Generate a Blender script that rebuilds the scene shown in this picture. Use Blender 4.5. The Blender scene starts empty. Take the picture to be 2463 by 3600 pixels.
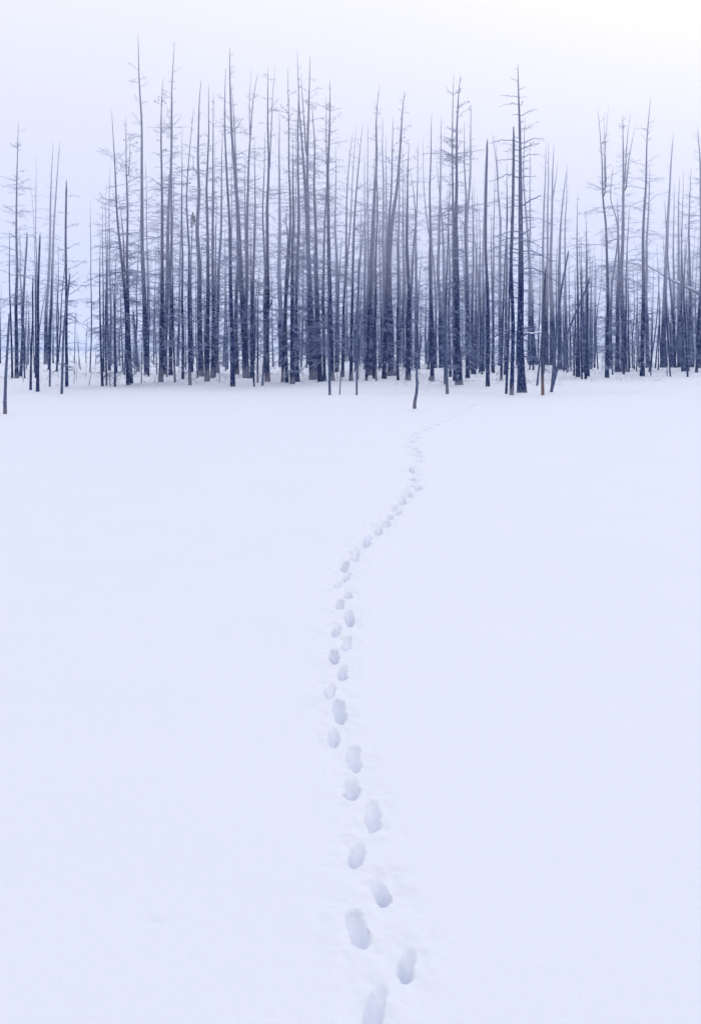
import bpy, math, random
import numpy as np
from mathutils import Vector

R = math.radians
scene = bpy.context.scene
col = scene.collection

# ------------------------------------------------------------------ camera
cam_d = bpy.data.cameras.new("camera")
cam = bpy.data.objects.new("camera", cam_d)
col.objects.link(cam)
cam.location = (0, 0, 2.2)
cam.rotation_euler = (R(90), 0, 0)
cam_d.sensor_fit = 'VERTICAL'
cam_d.sensor_height = 36.0
cam_d.lens = 4200 / 3600 * 36.0
cam_d.shift_y = -(1800 - 1230) / 3600.0          # the lens is shifted so that trunks stay upright
cam_d.clip_start = 0.1
cam_d.clip_end = 3000
scene.camera = cam

# ------------------------------------------------------------------ overcast sky and one soft sun
SUN_EL, SUN_AZ = R(30), R(22)                     # azimuth measured from +Y towards +X
world = bpy.data.worlds.new("World")
scene.world = world
world.use_nodes = True
wn, wl = world.node_tree.nodes, world.node_tree.links
for n in list(wn):
    wn.remove(n)
sky = wn.new('ShaderNodeTexSky')
sky.sky_type = 'NISHITA'
sky.sun_disc = False
sky.sun_elevation = SUN_EL
sky.sun_rotation = SUN_AZ
sky.dust_density = 3.0
tc = wn.new('ShaderNodeTexCoord')
sep = wn.new('ShaderNodeSeparateXYZ')
wl.new(tc.outputs['Generated'], sep.inputs[0])
# cloud deck: bright towards the zenith as overcast skies are
ramp = wn.new('ShaderNodeValToRGB')
ramp.color_ramp.elements[0].position = 0.0
ramp.color_ramp.elements[0].color = (5.9, 6.1, 7.4, 1)
ramp.color_ramp.elements[1].position = 0.33
ramp.color_ramp.elements[1].color = (11.3, 10.6, 9.7, 1)
_h = ramp.color_ramp.elements.new(0.035)          # the thick bank of mist on the horizon
_h.color = (7.0, 6.5, 6.7, 1)
_e = ramp.color_ramp.elements.new(0.95)
_e.color = (8.2, 8.75, 9.5, 1)
wl.new(sep.outputs['Z'], ramp.inputs[0])
mix = wn.new('ShaderNodeMix')
mix.data_type = 'RGBA'
mix.inputs[0].default_value = 0.85                # mostly cloud over the clear-sky colours
wl.new(sky.outputs[0], mix.inputs[6])
wl.new(ramp.outputs[0], mix.inputs[7])
bg = wn.new('ShaderNodeBackground')
bg.inputs[1].default_value = 0.1
wl.new(mix.outputs[2], bg.inputs[0])
wo = wn.new('ShaderNodeOutputWorld')
wl.new(bg.outputs[0], wo.inputs[0])

sun_d = bpy.data.lights.new("sun", 'SUN')
sun_d.energy = 1.0
sun_d.angle = R(35)
sun_d.color = (1.0, 0.93, 0.84)
sun = bpy.data.objects.new("sun", sun_d)
col.objects.link(sun)
sd = Vector((math.sin(SUN_AZ) * math.cos(SUN_EL), math.cos(SUN_AZ) * math.cos(SUN_EL), math.sin(SUN_EL)))
sun.rotation_euler = sd.to_track_quat('Z', 'Y').to_euler()

vs = scene.view_settings
vs.view_transform = 'Standard'
vs.look = 'None'
vs.exposure = 0.16
vs.gamma = 1.0
vs.use_curve_mapping = False
scene.cycles.use_denoising = True
scene.cycles.max_bounces = 14
scene.cycles.diffuse_bounces = 4
scene.cycles.volume_bounces = 8
scene.cycles.transparent_max_bounces = 16
scene.cycles.use_adaptive_sampling = True
scene.cycles.adaptive_threshold = 0.01


# ------------------------------------------------------------------ materials
class NT:
    def __init__(self, name):
        self.m = bpy.data.materials.new(name)
        self.m.use_nodes = True
        self.n, self.l = self.m.node_tree.nodes, self.m.node_tree.links
        self.b = self.n['Principled BSDF']
        self.b.inputs['Roughness'].default_value = 0.85
        self.b.inputs['Specular IOR Level'].default_value = 0.2

    def new(self, t, **kw):
        n = self.n.new(t)
        for k, v in kw.items():
            setattr(n, k, v)
        return n

    def noise(self, vec, scale, detail=3, rough=0.6):
        n = self.new('ShaderNodeTexNoise')
        n.inputs['Scale'].default_value = scale
        n.inputs['Detail'].default_value = detail
        n.inputs['Roughness'].default_value = rough
        if vec is not None:
            self.l.new(vec, n.inputs['Vector'])
        return n.outputs['Fac']

    def mapping(self, vec, scale):
        n = self.new('ShaderNodeMapping')
        n.inputs['Scale'].default_value = scale
        self.l.new(vec, n.inputs['Vector'])
        return n.outputs[0]

    def math(self, op, a, b=None, clamp=False):
        n = self.new('ShaderNodeMath', operation=op)
        n.use_clamp = clamp
        for i, v in enumerate((a, b)):
            if v is None:
                continue
            if isinstance(v, (int, float)):
                n.inputs[i].default_value = v
            else:
                self.l.new(v, n.inputs[i])
        return n.outputs[0]

    def step(self, v, lo, hi):
        n = self.new('ShaderNodeMapRange')
        n.interpolation_type = 'SMOOTHSTEP'
        n.inputs['From Min'].default_value = lo
        n.inputs['From Max'].default_value = hi
        self.l.new(v, n.inputs['Value'])
        return n.outputs[0]

    def mixc(self, f, a, b):
        n = self.new('ShaderNodeMix', data_type='RGBA')
        for i, v in ((0, f), (6, a), (7, b)):
            if isinstance(v, (int, float)):
                n.inputs[i].default_value = v
            elif isinstance(v, tuple):
                n.inputs[i].default_value = (*v, 1)
            else:
                self.l.new(v, n.inputs[i])
        return n.outputs[2]

    def bump(self, h, strength, dist):
        n = self.new('ShaderNodeBump')
        n.inputs['Strength'].default_value = strength
        n.inputs['Distance'].default_value = dist
        self.l.new(h, n.inputs['Height'])
        self.l.new(n.outputs[0], self.b.inputs['Normal'])

    def obj(self):
        return self.new('ShaderNodeTexCoord').outputs['Object']

    def xyz(self, v):
        n = self.new('ShaderNodeSeparateXYZ')
        self.l.new(v, n.inputs[0])
        return n.outputs

    def normal_z(self):
        return self.xyz(self.new('ShaderNodeNewGeometry').outputs['Normal'])[2]

    def color(self, c):
        self.l.new(c, self.b.inputs['Base Color'])


FILL = 158
SNOW = (0.77, 0.80, 0.92)


def mat_snow():
    t = NT('snow')
    o = t.obj()
    t.color(t.mixc(t.noise(o, 0.6, 5), (0.76, 0.795, 0.905), (0.79, 0.82, 0.925)))
    h = t.math('ADD', t.noise(o, 90, 4), t.math('MULTIPLY', t.noise(o, 9, 4), 2.0))
    t.bump(h, 0.25, 0.01)
    return t.m


def mat_bark(name, dark, light, frost_amt, foot):
    t = NT(name)
    o = t.obj()
    st = t.mapping(o, (1, 1, 0.16))
    c = t.mixc(t.step(t.noise(st, 26, 5, 0.7), 0.35, 0.7), dark, light)
    # peeled bare wood at the foot, with a ragged upper edge; its height is a property of each trunk
    at = t.new('ShaderNodeAttribute', attribute_type='OBJECT', attribute_name='bare_height')
    rag = t.math('MULTIPLY', t.math('SUBTRACT', t.noise(t.mapping(o, (9, 9, 0.5)), 1.6, 4, .7), 0.5), 3.2)
    lim = t.math('ADD', t.math('MULTIPLY', rag, at.outputs['Fac']), at.outputs['Fac'])
    m = t.step(t.math('SUBTRACT', lim, t.xyz(o)[2]), -0.12, 0.12)
    wood = t.mixc(t.noise(st, 40, 4), foot, tuple(v * 0.55 for v in foot))
    c = t.mixc(m, c, wood)
    # rime and stuck snow: fine flecks, more on rough bark
    fl = t.step(t.noise(t.mapping(o, (1, 1, 0.55)), 19, 4, 0.75), 0.55 - frost_amt, 0.63 - frost_amt)
    c = t.mixc(t.math('MULTIPLY', fl, 0.7), c, (0.42, 0.52, 0.76))
    up = t.step(t.normal_z(), 0.45, 0.8)
    c = t.mixc(up, c, SNOW)
    t.color(c)
    t.bump(t.noise(st, 30, 5, 0.7), 0.8, 0.03)
    return t.m


def mat_twig(name, dark, frost, lo, hi):
    t = NT(name)
    o = t.obj()
    n = t.noise(o, 3.0, 4, 0.7)
    z = t.math('ADD', t.normal_z(), t.math('MULTIPLY', t.math('SUBTRACT', n, 0.5), 2.2))
    t.color(t.mixc(t.step(z, lo, hi), dark, frost))
    return t.m


M_SNOW = mat_snow()
M_BARK = mat_bark('bark_dark', (0.002, 0.007, 0.050), (0.012, 0.030, 0.15), 0.0, (0.22, 0.22, 0.31))
M_GREY = mat_bark('weathered_wood', (0.045, 0.062, 0.14), (0.14, 0.18, 0.31), -0.03, (0.21, 0.20, 0.26))
M_ORANGE = mat_bark('weathered_wood_brown', (0.03, 0.04, 0.09), (0.10, 0.12, 0.21), -0.06, (0.22, 0.17, 0.17))
M_LIMB = mat_twig('frosted_limb', (0.028, 0.044, 0.14), (0.40, 0.47, 0.76), -0.15, 1.1)
M_FROST = mat_twig('rimed_twig', (0.10, 0.14, 0.26), (0.50, 0.58, 0.84), -0.6, 0.9)
M_CLUMP = mat_twig('dark_clump', (0.012, 0.016, 0.03), (0.3, 0.34, 0.45), 0.8, 1.3)
M_BRUSH = mat_twig('frosted_brush', (0.12, 0.14, 0.22), (0.66, 0.71, 0.86), -0.5, 0.7)


# ------------------------------------------------------------------ helpers
def mesh_obj(name, verts, quads, mat, parent=None, tris=None, smooth=True):
    verts = np.asarray(verts, np.float32).reshape(-1, 3)
    me = bpy.data.meshes.new(name)
    q = np.asarray(quads, np.int32).reshape(-1, 4)
    tr = np.asarray(tris if tris is not None else [], np.int32).reshape(-1, 3)
    me.vertices.add(len(verts))
    me.vertices.foreach_set('co', verts.ravel())
    me.loops.add(q.size + tr.size)
    me.loops.foreach_set('vertex_index', np.concatenate([q.ravel(), tr.ravel()]))
    me.polygons.add(len(q) + len(tr))
    st = np.concatenate([np.arange(len(q)) * 4, q.size + np.arange(len(tr)) * 3]).astype(np.int32)
    me.polygons.foreach_set('loop_start', st)
    me.update(calc_edges=True)
    if smooth:
        me.polygons.foreach_set('use_smooth', np.ones(len(me.polygons), bool))
    me.materials.append(mat)
    o = bpy.data.objects.new(name, me)
    col.objects.link(o)
    if parent:
        o.parent = parent
    return o


def tubes(P, Rad, sides):
    """P (N,K,3) paths, Rad (N,K) radii -> verts, quads for N tubes at once."""
    N, K, _ = P.shape
    T = np.gradient(P, axis=1)
    T /= np.linalg.norm(T, axis=2, keepdims=True) + 1e-9
    ref = np.where(np.abs(T[..., 2:3]) < 0.85, np.array([0, 0, 1.0]), np.array([1.0, 0, 0]))
    ref = np.broadcast_to(ref[:, :1], ref.shape)
    A = np.cross(T, ref)
    A /= np.linalg.norm(A, axis=2, keepdims=True) + 1e-9
    B = np.cross(T, A)
    a = np.arange(sides) * 2 * math.pi / sides
    V = P[:, :, None] + Rad[:, :, None, None] * (A[:, :, None] * np.cos(a)[None, None, :, None] + B[:, :, None] * np.sin(a)[None, None, :, None])
    base = (np.arange(N) * K * sides)[:, None, None] + (np.arange(K - 1) * sides)[None, :, None]
    s0 = np.arange(sides)[None, None]
    s1 = (np.arange(sides) + 1)[None, None] % sides
    Q = np.stack([base + s0, base + s1, base + s1 + sides, base + s0 + sides], -1)
    return V.reshape(-1, 3), Q.reshape(-1, 4)


class Acc:
    def __init__(self):
        self.v, self.q, self.n = [], [], 0

    def add(self, v, q):
        self.v.append(v)
        self.q.append(q + self.n)
        self.n += len(v)

    def tubes(self, P, Rad, sides):
        if len(P):
            self.add(*tubes(P, Rad, sides))

    def blobs(self, C, S, rng):
        """small closed lumps (cones, clots): stretched boxes rounded into eight-sided beads"""
        if not len(C):
            return
        k = np.array([-1, -0.55, 0.2, 0.8, 1.0])
        rr = np.array([0.15, 0.85, 1.0, 0.6, 0.1])
        P = C[:, None] + np.array([0, 0, 1.0])[None, None] * (k[None, :, None] * S[:, None, None] * 1.1)
        self.tubes(P + rng.normal(0, .12, P.shape) * S[:, None, None], rr[None] * S[:, None], 6)

    def build(self, name, mat, parent=None):
        return mesh_obj(name, np.concatenate(self.v), np.concatenate(self.q), mat, parent)


def vnoise(x, y, seed=0):
    """smooth value noise, numpy"""
    xi, yi = np.floor(x).astype(int), np.floor(y).astype(int)
    fx, fy = x - xi, y - yi
    fx, fy = fx * fx * (3 - 2 * fx), fy * fy * (3 - 2 * fy)

    def h(a, b):
        n = (a * 374761393 + b * 668265263 + seed * 1442695041) & 0x7fffffff
        n = ((n ^ (n >> 13)) * 1274126177) & 0x7fffffff
        return ((n ^ (n >> 16)) & 0xffff) / 65535.0
    return (h(xi, yi) * (1 - fx) + h(xi + 1, yi) * fx) * (1 - fy) + (h(xi, yi + 1) * (1 - fx) + h(xi + 1, yi + 1) * fx) * fy


def sstep(x, a, b):
    t = np.clip((x - a) / (b - a), 0, 1)
    return t * t * (3 - 2 * t)


def ground_z(x, y):
    """height of the snow: flat meadow, then low drifts and buried brush under the wood"""
    x, y = np.asarray(x, float), np.asarray(y, float)
    edge = 64 + 6 * (vnoise(x * 0.06, y * 0 + 3.3, 5) - 0.5)
    w = sstep(y, edge, edge + 14)
    big = (vnoise(x * 0.10 + 9, y * 0.045, 1) - 0.35) * 0.75
    mid = (vnoise(x * 0.35, y * 0.16, 2) - 0.5) * 0.34
    sm = (vnoise(x * 1.3, y * 0.55, 3) - 0.5) * 0.20 + (vnoise(x * 3.1, y * 1.4, 8) - 0.5) * 0.09
    far = sstep(y, 75, 105)
    z = w * (big * 0.6 + mid * 0.6) + far * (sm + mid * 0.7 + big * 0.5) + far * 0.15
    # the frozen stream: a shallow trough with a soft bank, at the edge of the wood
    yc = 61.0 + 1.5 * np.sin(x * 0.13) + 0.04 * x
    tr = np.exp(-((y - yc) / 1.6) ** 2) * sstep(x, -6, 6) * (1 - sstep(x, 13, 18))
    z = z - 0.42 * tr
    z += 0.03 * (vnoise(x * 0.22, y * 0.12, 4) - 0.5) * sstep(y, 8, 30)
    return z


TREES = [
('tree', -41.57, 142.0, 0.0791, [(0.0, -0.4), (0.066, 5.55), (0.224, 9.9)], {'b': 0.8}, 'slim misty dead pine, first trunk left of the near broken stick'),
('stick', -11.55, 40.1, 0.0558, [(0.0, -0.4), (-0.037, 0.91), (0.0, 1.66), (0.074, 2.59), (0.13, 3.31)], {'b': 0, 'sock': 0.5, 'brk': 1}, 'near grey broken stick with a brown split base, standing alone before the wood'),
('pole', -24.72, 87.4, 0.0731, [(0.0, -0.4), (-0.106, 3.45), (-0.203, 7.51), (-0.203, 10.84)], {'b': 0.25}, 'thin bare pole, first trunk left of the leftmost tall pine'),
('tree', -24.38, 87.4, 0.138, [(0.0, -0.4), (-0.041, 3.45), (-0.057, 10.76), (-0.057, 15.98), (0.041, 18.91)], {'b': 1.1, 'sock': 0.5, 'cone': 1, 'long': 1}, 'leftmost tall dead pine with wide limbs spread on both sides of its spire'),
('twig', -26.11, 94.4, 0.0263, [(0.0, -0.4), (0.307, 1.1), (0.657, 2.24)], {'b': 0}, 'tiny right-leaning sapling, first trunk right of the leftmost tall pine'),
('pole', -26.59, 96.3, 0.1073, [(0.0, -0.4), (0.179, 4.47), (0.358, 8.05), (0.563, 11.45)], {'b': 0.4, 'brk': 1}, 'thin bare pole, second trunk right of the leftmost tall pine'),
('tree', -38.67, 142.0, 0.145, [(0.0, -0.4), (-0.461, 8.19), (-0.659, 14.78), (-0.725, 16.62)], {'b': 0.6, 'sock': 0.8}, 'slim misty dead pine with pale foot, third trunk right of the leftmost tall pine'),
('pole', -17.08, 63.9, 0.0593, [(0.0, -0.4), (0.042, 3.11), (0.113, 6.08)], {'b': 0.12, 'brk': 1}, 'thin bare pole, fourth trunk left of the flat-topped grey snag'),
('stick', -37.68, 142.0, 0.0659, [(0.0, -0.4), (0.791, 4.89), (1.384, 9.24)], {'b': 0.1}, 'grey right-leaning snag, third trunk left of the flat-topped grey snag'),
('pole', -21.83, 82.9, 0.0539, [(0.0, -0.4), (0.0, 3.38), (0.015, 7.23), (0.015, 9.69)], {'b': 0.3}, 'thin bare pole, second trunk left of the flat-topped grey snag'),
('tree', -37.35, 142.0, 0.0791, [(0.0, -0.4), (-0.132, 12.14), (-0.33, 17.41), (-0.751, 22.74)], {'b': 0.2}, 'slim misty dead pine, first trunk left of the flat-topped grey snag'),
('pole', -16.06, 61.4, 0.0798, [(0.0, -0.4), (0.028, 3.08), (0.057, 5.93), (0.142, 8.04)], {'b': 0.15, 'brk': 1}, 'flat-topped grey snag beside the leftmost tall pine, its base set forward in the snow'),
('tree', -37.02, 142.0, 0.1055, [(0.0, -0.4), (-0.198, 10.82), (-0.198, 17.41), (-0.105, 24.85)], {'b': 0.8}, 'slim misty dead pine, first trunk right of the flat-topped grey snag'),
('tree', -36.2, 142.0, 0.2109, [(0.0, -0.4), (0.04, 4.23), (0.237, 10.82), (0.369, 17.41), (0.699, 26.69)], {'b': 1, 'sock': 2.2}, 'medium misty dead pine with pale foot, second trunk right of the flat-topped grey snag'),
('tree', -35.84, 142.0, 0.1978, [(0.0, -0.4), (0.237, 5.55), (0.527, 12.14), (0.791, 17.41), (1.45, 26.56)], {'b': 1, 'sock': 1.8}, 'medium misty dead pine with pale foot, third trunk right of the flat-topped grey snag'),
('pole', -17.2, 68.5, 0.0477, [(0.0, -0.4), (0.032, 3.18), (0.057, 7.44)], {'b': 0.3, 'sock': 0.5}, 'thin bare pole, third trunk left of the pale leaning stick'),
('twig', -35.22, 142.0, 0.033, [(0.0, -0.4), (0.013, 1.86), (0.04, 3.57)], {'b': 0.3}, 'tiny sapling, second trunk left of the pale leaning stick'),
('twig', -34.78, 142.0, 0.0396, [(0.0, -0.4), (0.105, 1.86), (0.198, 3.44)], {'b': 0.3}, 'tiny sapling, first trunk left of the pale leaning stick'),
('stick', -14.12, 58.4, 0.065, [(0.0, -0.4), (0.152, 3.03), (0.314, 4.66), (0.439, 5.85)], {'b': 0.05, 'brk': 1}, 'pale leaning stick crossing in front of a dark trunk, left of the clearing'),
('tree', -16.26, 68.5, 0.089, [(0.0, -0.4), (0.025, 4.45), (-0.006, 8.9), (0.038, 11.76)], {'b': 0.9, 'brk': 1, 'long': 1}, 'medium dead pine, first trunk right of the pale leaning stick'),
('twig', -17.62, 76.2, 0.0177, [(0.0, -0.4), (0.05, 0.81), (0.156, 1.59)], {'b': 0.3}, 'tiny right-leaning sapling, second trunk right of the pale leaning stick'),
('twig', -32.78, 142.0, 0.0527, [(0.0, -0.4), (0.105, 4.23), (0.211, 6.6)], {'b': 0.6}, 'tiny sapling, third trunk right of the pale leaning stick'),
('twig', -25.45, 112.3, 0.0261, [(0.0, -0.4), (-0.063, 1.72), (-0.104, 3.6)], {'b': 0.2}, 'tiny sapling, fourth trunk left of the lone gap pole'),
('twig', -24.7, 109.7, 0.0306, [(0.0, -0.4), (-0.285, 1.94), (-0.489, 3.97)], {'b': 0.2}, 'tiny left-leaning sapling, third trunk left of the lone gap pole'),
('twig', -31.39, 142.0, 0.0527, [(0.0, -0.4), (0.105, 3.84), (0.237, 5.55)], {'b': 0.6}, 'tiny sapling, second trunk left of the lone gap pole'),
('twig', -15.69, 71.6, 0.0199, [(0.0, -0.4), (0.146, 0.56), (0.299, 1.1)], {'b': 0}, 'tiny right-leaning sapling, first trunk left of the lone gap pole'),
('pole', -20.98, 96.3, 0.0537, [(0.0, -0.4), (0.089, 4.47), (0.116, 8.94), (0.027, 12.52), (0.027, 13.9)], {'b': 0.35, 'sock': 1.1, 'cone': 1}, 'lone slim pole with a tiny knobbed tip in the gap at left'),
('twig', -30.27, 142.0, 0.0396, [(0.0, -0.4), (0.079, 1.59), (0.171, 2.91)], {'b': 0.6}, 'tiny sapling, first trunk right of the lone gap pole'),
('tree', -14.29, 69.1, 0.0706, [(0.0, -0.4), (-0.16, 3.51), (-0.225, 6.4), (-0.173, 8.96)], {'b': 0.4}, 'slim dead pine, second trunk right of the lone gap pole'),
('tree', -19.86, 96.3, 0.0805, [(0.0, -0.4), (-0.027, 5.37), (-0.116, 11.63), (-0.054, 13.99)], {'b': 1}, 'slim dead pine, third trunk right of the lone gap pole'),
('tree', -14.38, 70.5, 0.0589, [(0.0, -0.4), (-0.046, 3.86), (-0.013, 7.79), (-0.079, 9.76), (-0.079, 11.48)], {'b': 0.7, 'sock': 0.9}, 'slim dead pine with pale foot, fourth trunk right of the lone gap pole'),
('twig', -13.99, 69.5, 0.029, [(0.0, -0.4), (0.032, 0.81), (0.065, 1.58)], {'b': 0.2}, 'tiny sapling, fifth trunk right of the lone gap pole'),
('tree', -26.98, 134.7, 0.1375, [(0.0, -0.4), (0.0, 5.38), (-0.125, 11.63), (-0.188, 16.63), (-0.1, 22.8)], {'b': 1.2, 'sock': 1}, 'slim misty dead pine with pale foot, fifth trunk left of the left-curving pine'),
('pole', -28.06, 142.0, 0.0659, [(0.0, -0.4), (0.132, 5.55), (0.699, 11.28)], {'b': 0.3}, 'thin bare pole, fourth trunk left of the left-curving pine'),
('tree', -13.49, 68.5, 0.0636, [(0.0, -0.4), (-0.006, 3.82), (0.025, 6.99), (0.089, 8.33)], {'b': 0.6}, 'slim dead pine, third trunk left of the left-curving pine'),
('pole', -18.68, 98.3, 0.0548, [(0.0, -0.4), (-0.155, 4.52), (-0.292, 7.62)], {'b': 0.6}, 'thin bare pole, second trunk left of the left-curving pine'),
('pole', -16.49, 87.4, 0.0487, [(0.0, -0.4), (0.008, 2.23), (0.024, 4.26)], {'b': 0.6}, 'thin bare pole, first trunk left of the left-curving pine'),
('tree', -13.07, 70.5, 0.1113, [(0.0, -0.4), (-0.144, 4.52), (-0.341, 7.14), (-0.589, 9.76), (-0.733, 12.34), (-0.949, 16.23)], {'b': 1.1, 'sock': 0.3, 'long': 1, 'lead': [[(-0.242, 6.48), (-0.406, 9.76), (-0.635, 11.35)]]}, 'tall dead pine whose upper trunk curves to the left, left of the tallest spire'),
('tree', -13.3, 72.7, 0.1147, [(0.0, -0.4), (-0.155, 4.59), (-0.202, 9.99), (-0.223, 12.31), (-0.256, 16.19)], {'b': 1.3, 'cone': 1, 'lead': [[(-0.189, 12.65), (-0.121, 14.0), (-0.101, 15.28)]]}, 'medium dead pine with forked top, first trunk right of the left-curving pine'),
('twig', -16.34, 90.8, 0.0421, [(0.0, -0.4), (-0.017, 1.14), (-0.042, 2.23)], {'b': 0.2}, 'tiny sapling, second trunk left of the snow-capped stump'),
('tree', -24.13, 134.7, 0.125, [(0.0, -0.4), (0.088, 7.88), (0.425, 14.75), (0.588, 17.13)], {'b': 0.9}, 'slim misty dead pine, first trunk left of the snow-capped stump'),
('stick', -17.42, 98.3, 0.1369, [(0.0, -0.4), (-0.228, 2.69), (-0.411, 4.98)], {'b': 0.8, 'sock': 1.2, 'brk': 1, 'snow': 1}, 'short broken trunk with a snow cap and pale splintered base'),
('pole', -12.69, 72.7, 0.027, [(0.0, -0.4), (0.047, 3.24), (0.081, 5.26)], {'b': 0.2}, 'thin bare pole, first trunk left of the tallest spire'),
('tree', -15.16, 89.1, 0.1902, [(0.0, -0.4), (-0.124, 3.47), (-0.207, 6.78), (-0.289, 11.75), (-0.372, 18.73), (-0.496, 22.86), (-0.562, 25.3)], {'b': 0.6, 'sock': 0.4, 'long': 1}, 'tallest slender spire of the wood, nearly bare at its very high tip'),
('pole', -17.75, 104.9, 0.0681, [(0.0, -0.4), (-0.049, 7.59), (-0.097, 13.44), (-0.185, 18.34)], {'b': 0.3}, 'thin bare pole, first trunk right of the tallest spire'),
('pole', -22.67, 134.7, 0.0375, [(0.0, -0.4), (0.063, 9.13), (0.438, 15.25)], {'b': 0.3}, 'thin bare pole, second trunk right of the tallest spire'),
('pole', -23.35, 142.0, 0.0791, [(0.0, -0.4), (0.105, 6.87), (0.303, 12.14), (0.369, 13.2)], {'b': 0.5, 'sock': 1.2}, 'thin bare pole with pale foot, third trunk left of the pine with V limbs'),
('tree', -11.61, 73.1, 0.1358, [(0.0, -0.4), (0.115, 3.92), (0.149, 10.04), (0.115, 15.09), (0.204, 17.8), (0.272, 18.55)], {'b': 1.3, 'sock': 1.5, 'cone': 1}, 'medium dead pine with pale foot, second trunk left of the pine with V limbs'),
('tree', -16.44, 104.9, 0.0584, [(0.0, -0.4), (-0.292, 8.57), (-0.487, 13.68)], {'b': 0.6, 'cone': 1}, 'slim dead pine with cones, first trunk left of the pine with V limbs'),
('tree', -14.42, 92.6, 0.1633, [(0.0, -0.4), (0.172, 6.1), (0.275, 12.12), (0.43, 17.65), (0.473, 22.81), (0.688, 26.16)], {'b': 1.0, 'sock': 0.3, 'long': 1, 'V': 1}, 'tall dead pine with a V of two limbs far up, right of the tallest spire'),
('stick', -12.72, 82.9, 0.0615, [(0.0, -0.4), (-0.038, 1.46), (-0.115, 3.0)], {'b': 0.3, 'sock': 0.8, 'brk': 1}, 'grey snag with pale foot, first trunk right of the pine with V limbs'),
('tree', -13.38, 89.1, 0.1406, [(0.0, -0.4), (0.041, 6.78), (0.099, 11.75), (0.165, 16.24), (0.265, 20.63)], {'b': 1}, 'medium dead pine, second trunk right of the pine with V limbs'),
('tree', -10.65, 72.7, 0.0607, [(0.0, -0.4), (-0.094, 3.91), (-0.148, 7.29), (-0.027, 12.65)], {'b': 0.6, 'sock': 1.7}, 'slim dead pine with pale foot, third trunk right of the pine with V limbs'),
('tree', -20.53, 142.0, 0.1714, [(0.0, -0.4), (0.171, 6.87), (0.343, 17.41), (0.435, 23.27)], {'b': 0.7, 'sock': 2}, 'medium misty dead pine with pale foot, third trunk left of the knob-topped snag'),
('tree', -10.68, 76.2, 0.092, [(0.0, -0.4), (-0.014, 4.7), (-0.071, 10.36), (-0.085, 16.02)], {'b': 0.7, 'cone': 1}, 'medium dead pine with cones, second trunk left of the knob-topped snag'),
('tree', -9.3, 69.5, 0.0968, [(0.0, -0.4), (-0.084, 3.84), (-0.148, 9.65), (-0.116, 13.15), (0.174, 16.25)], {'b': 0.6, 'sock': 1.4}, 'medium dead pine with pale foot, first trunk left of the knob-topped snag'),
('pole', -12.24, 92.6, 0.1031, [(0.0, -0.4), (-0.043, 4.38), (-0.086, 8.68), (0.043, 11.86)], {'b': 0.5, 'knob': 1}, 'snag ending in a dark ragged knob halfway up the neighbouring trunks'),
('pole', -10.22, 80.1, 0.0372, [(0.0, -0.4), (-0.149, 3.34), (-0.149, 7.06), (-0.111, 8.18)], {'b': 0.2}, 'thin bare pole, first trunk right of the knob-topped snag'),
('tree', -10.92, 87.4, 0.1949, [(0.0, -0.4), (-0.122, 5.07), (-0.244, 11.57), (-0.284, 16.8), (-0.244, 20.04), (-0.106, 21.91)], {'b': 0.7, 'sock': 0.9, 'arm': 1}, 'thick dead pine with pale foot, second trunk right of the knob-topped snag'),
('pole', -17.73, 142.0, 0.0527, [(0.0, -0.4), (0.04, 8.19), (0.132, 15.7)], {'b': 0.4}, 'thin bare pole, third trunk right of the knob-topped snag'),
('tree', -8.72, 72.7, 0.1282, [(0.0, -0.4), (0.067, 3.91), (0.081, 9.99), (0.094, 12.98), (0.162, 18.01)], {'b': 1.1, 'sock': 1.3}, 'medium dead pine with pale foot, fourth trunk right of the knob-topped snag'),
('tree', -8.95, 77.4, 0.1294, [(0.0, -0.4), (0.05, 4.75), (0.022, 10.5), (-0.036, 15.85), (0.0, 18.72)], {'b': 1, 'sock': 1}, 'medium dead pine with pale foot, fifth trunk right of the knob-topped snag'),
('pole', -16.21, 142.0, 0.0659, [(0.0, -0.4), (-0.066, 8.19), (-0.066, 17.41), (0.105, 27.42)], {'b': 0.3}, 'thin bare pole, sixth trunk right of the knob-topped snag'),
('tree', -10.35, 92.6, 0.1547, [(0.0, -0.4), (0.0, 4.38), (0.129, 7.82), (0.301, 12.12), (0.387, 16.79), (0.456, 18.98)], {'b': 0.9, 'sock': 1.4}, 'medium dead pine with pale foot, sixth trunk left of the thick pine leaning left'),
('twig', -7.94, 72.7, 0.0202, [(0.0, -0.4), (0.0, 1.15), (0.0, 2.29)], {'b': 0.1}, 'tiny sapling, fifth trunk left of the thick pine leaning left'),
('tree', -15.09, 142.0, 0.145, [(0.0, -0.4), (0.198, 5.55), (0.396, 8.98)], {'b': 0.6, 'sock': 2}, 'slim misty dead pine with pale foot, fourth trunk left of the thick pine leaning left'),
('tree', -6.65, 67.5, 0.1254, [(0.0, -0.4), (-0.081, 3.79), (-0.144, 8.18), (-0.176, 9.43), (-0.301, 12.22), (-0.426, 15.35), (-0.364, 18.01)], {'b': 0.6, 'sock': 0.2}, 'medium dead pine, third trunk left of the thick pine leaning left'),
('pole', -10.64, 109.7, 0.0713, [(0.0, -0.4), (-0.255, 6.82), (-0.326, 13.96), (-0.285, 21.28)], {'b': 0.5}, 'thin bare pole, second trunk left of the thick pine leaning left'),
('tree', -8.78, 92.6, 0.1461, [(0.0, -0.4), (-0.069, 4.38), (0.043, 8.68), (0.017, 12.12), (-0.155, 19.37), (-0.387, 22.12)], {'b': 1, 'sock': 0.8}, 'medium dead pine with pale foot, first trunk left of the thick pine leaning left'),
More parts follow.
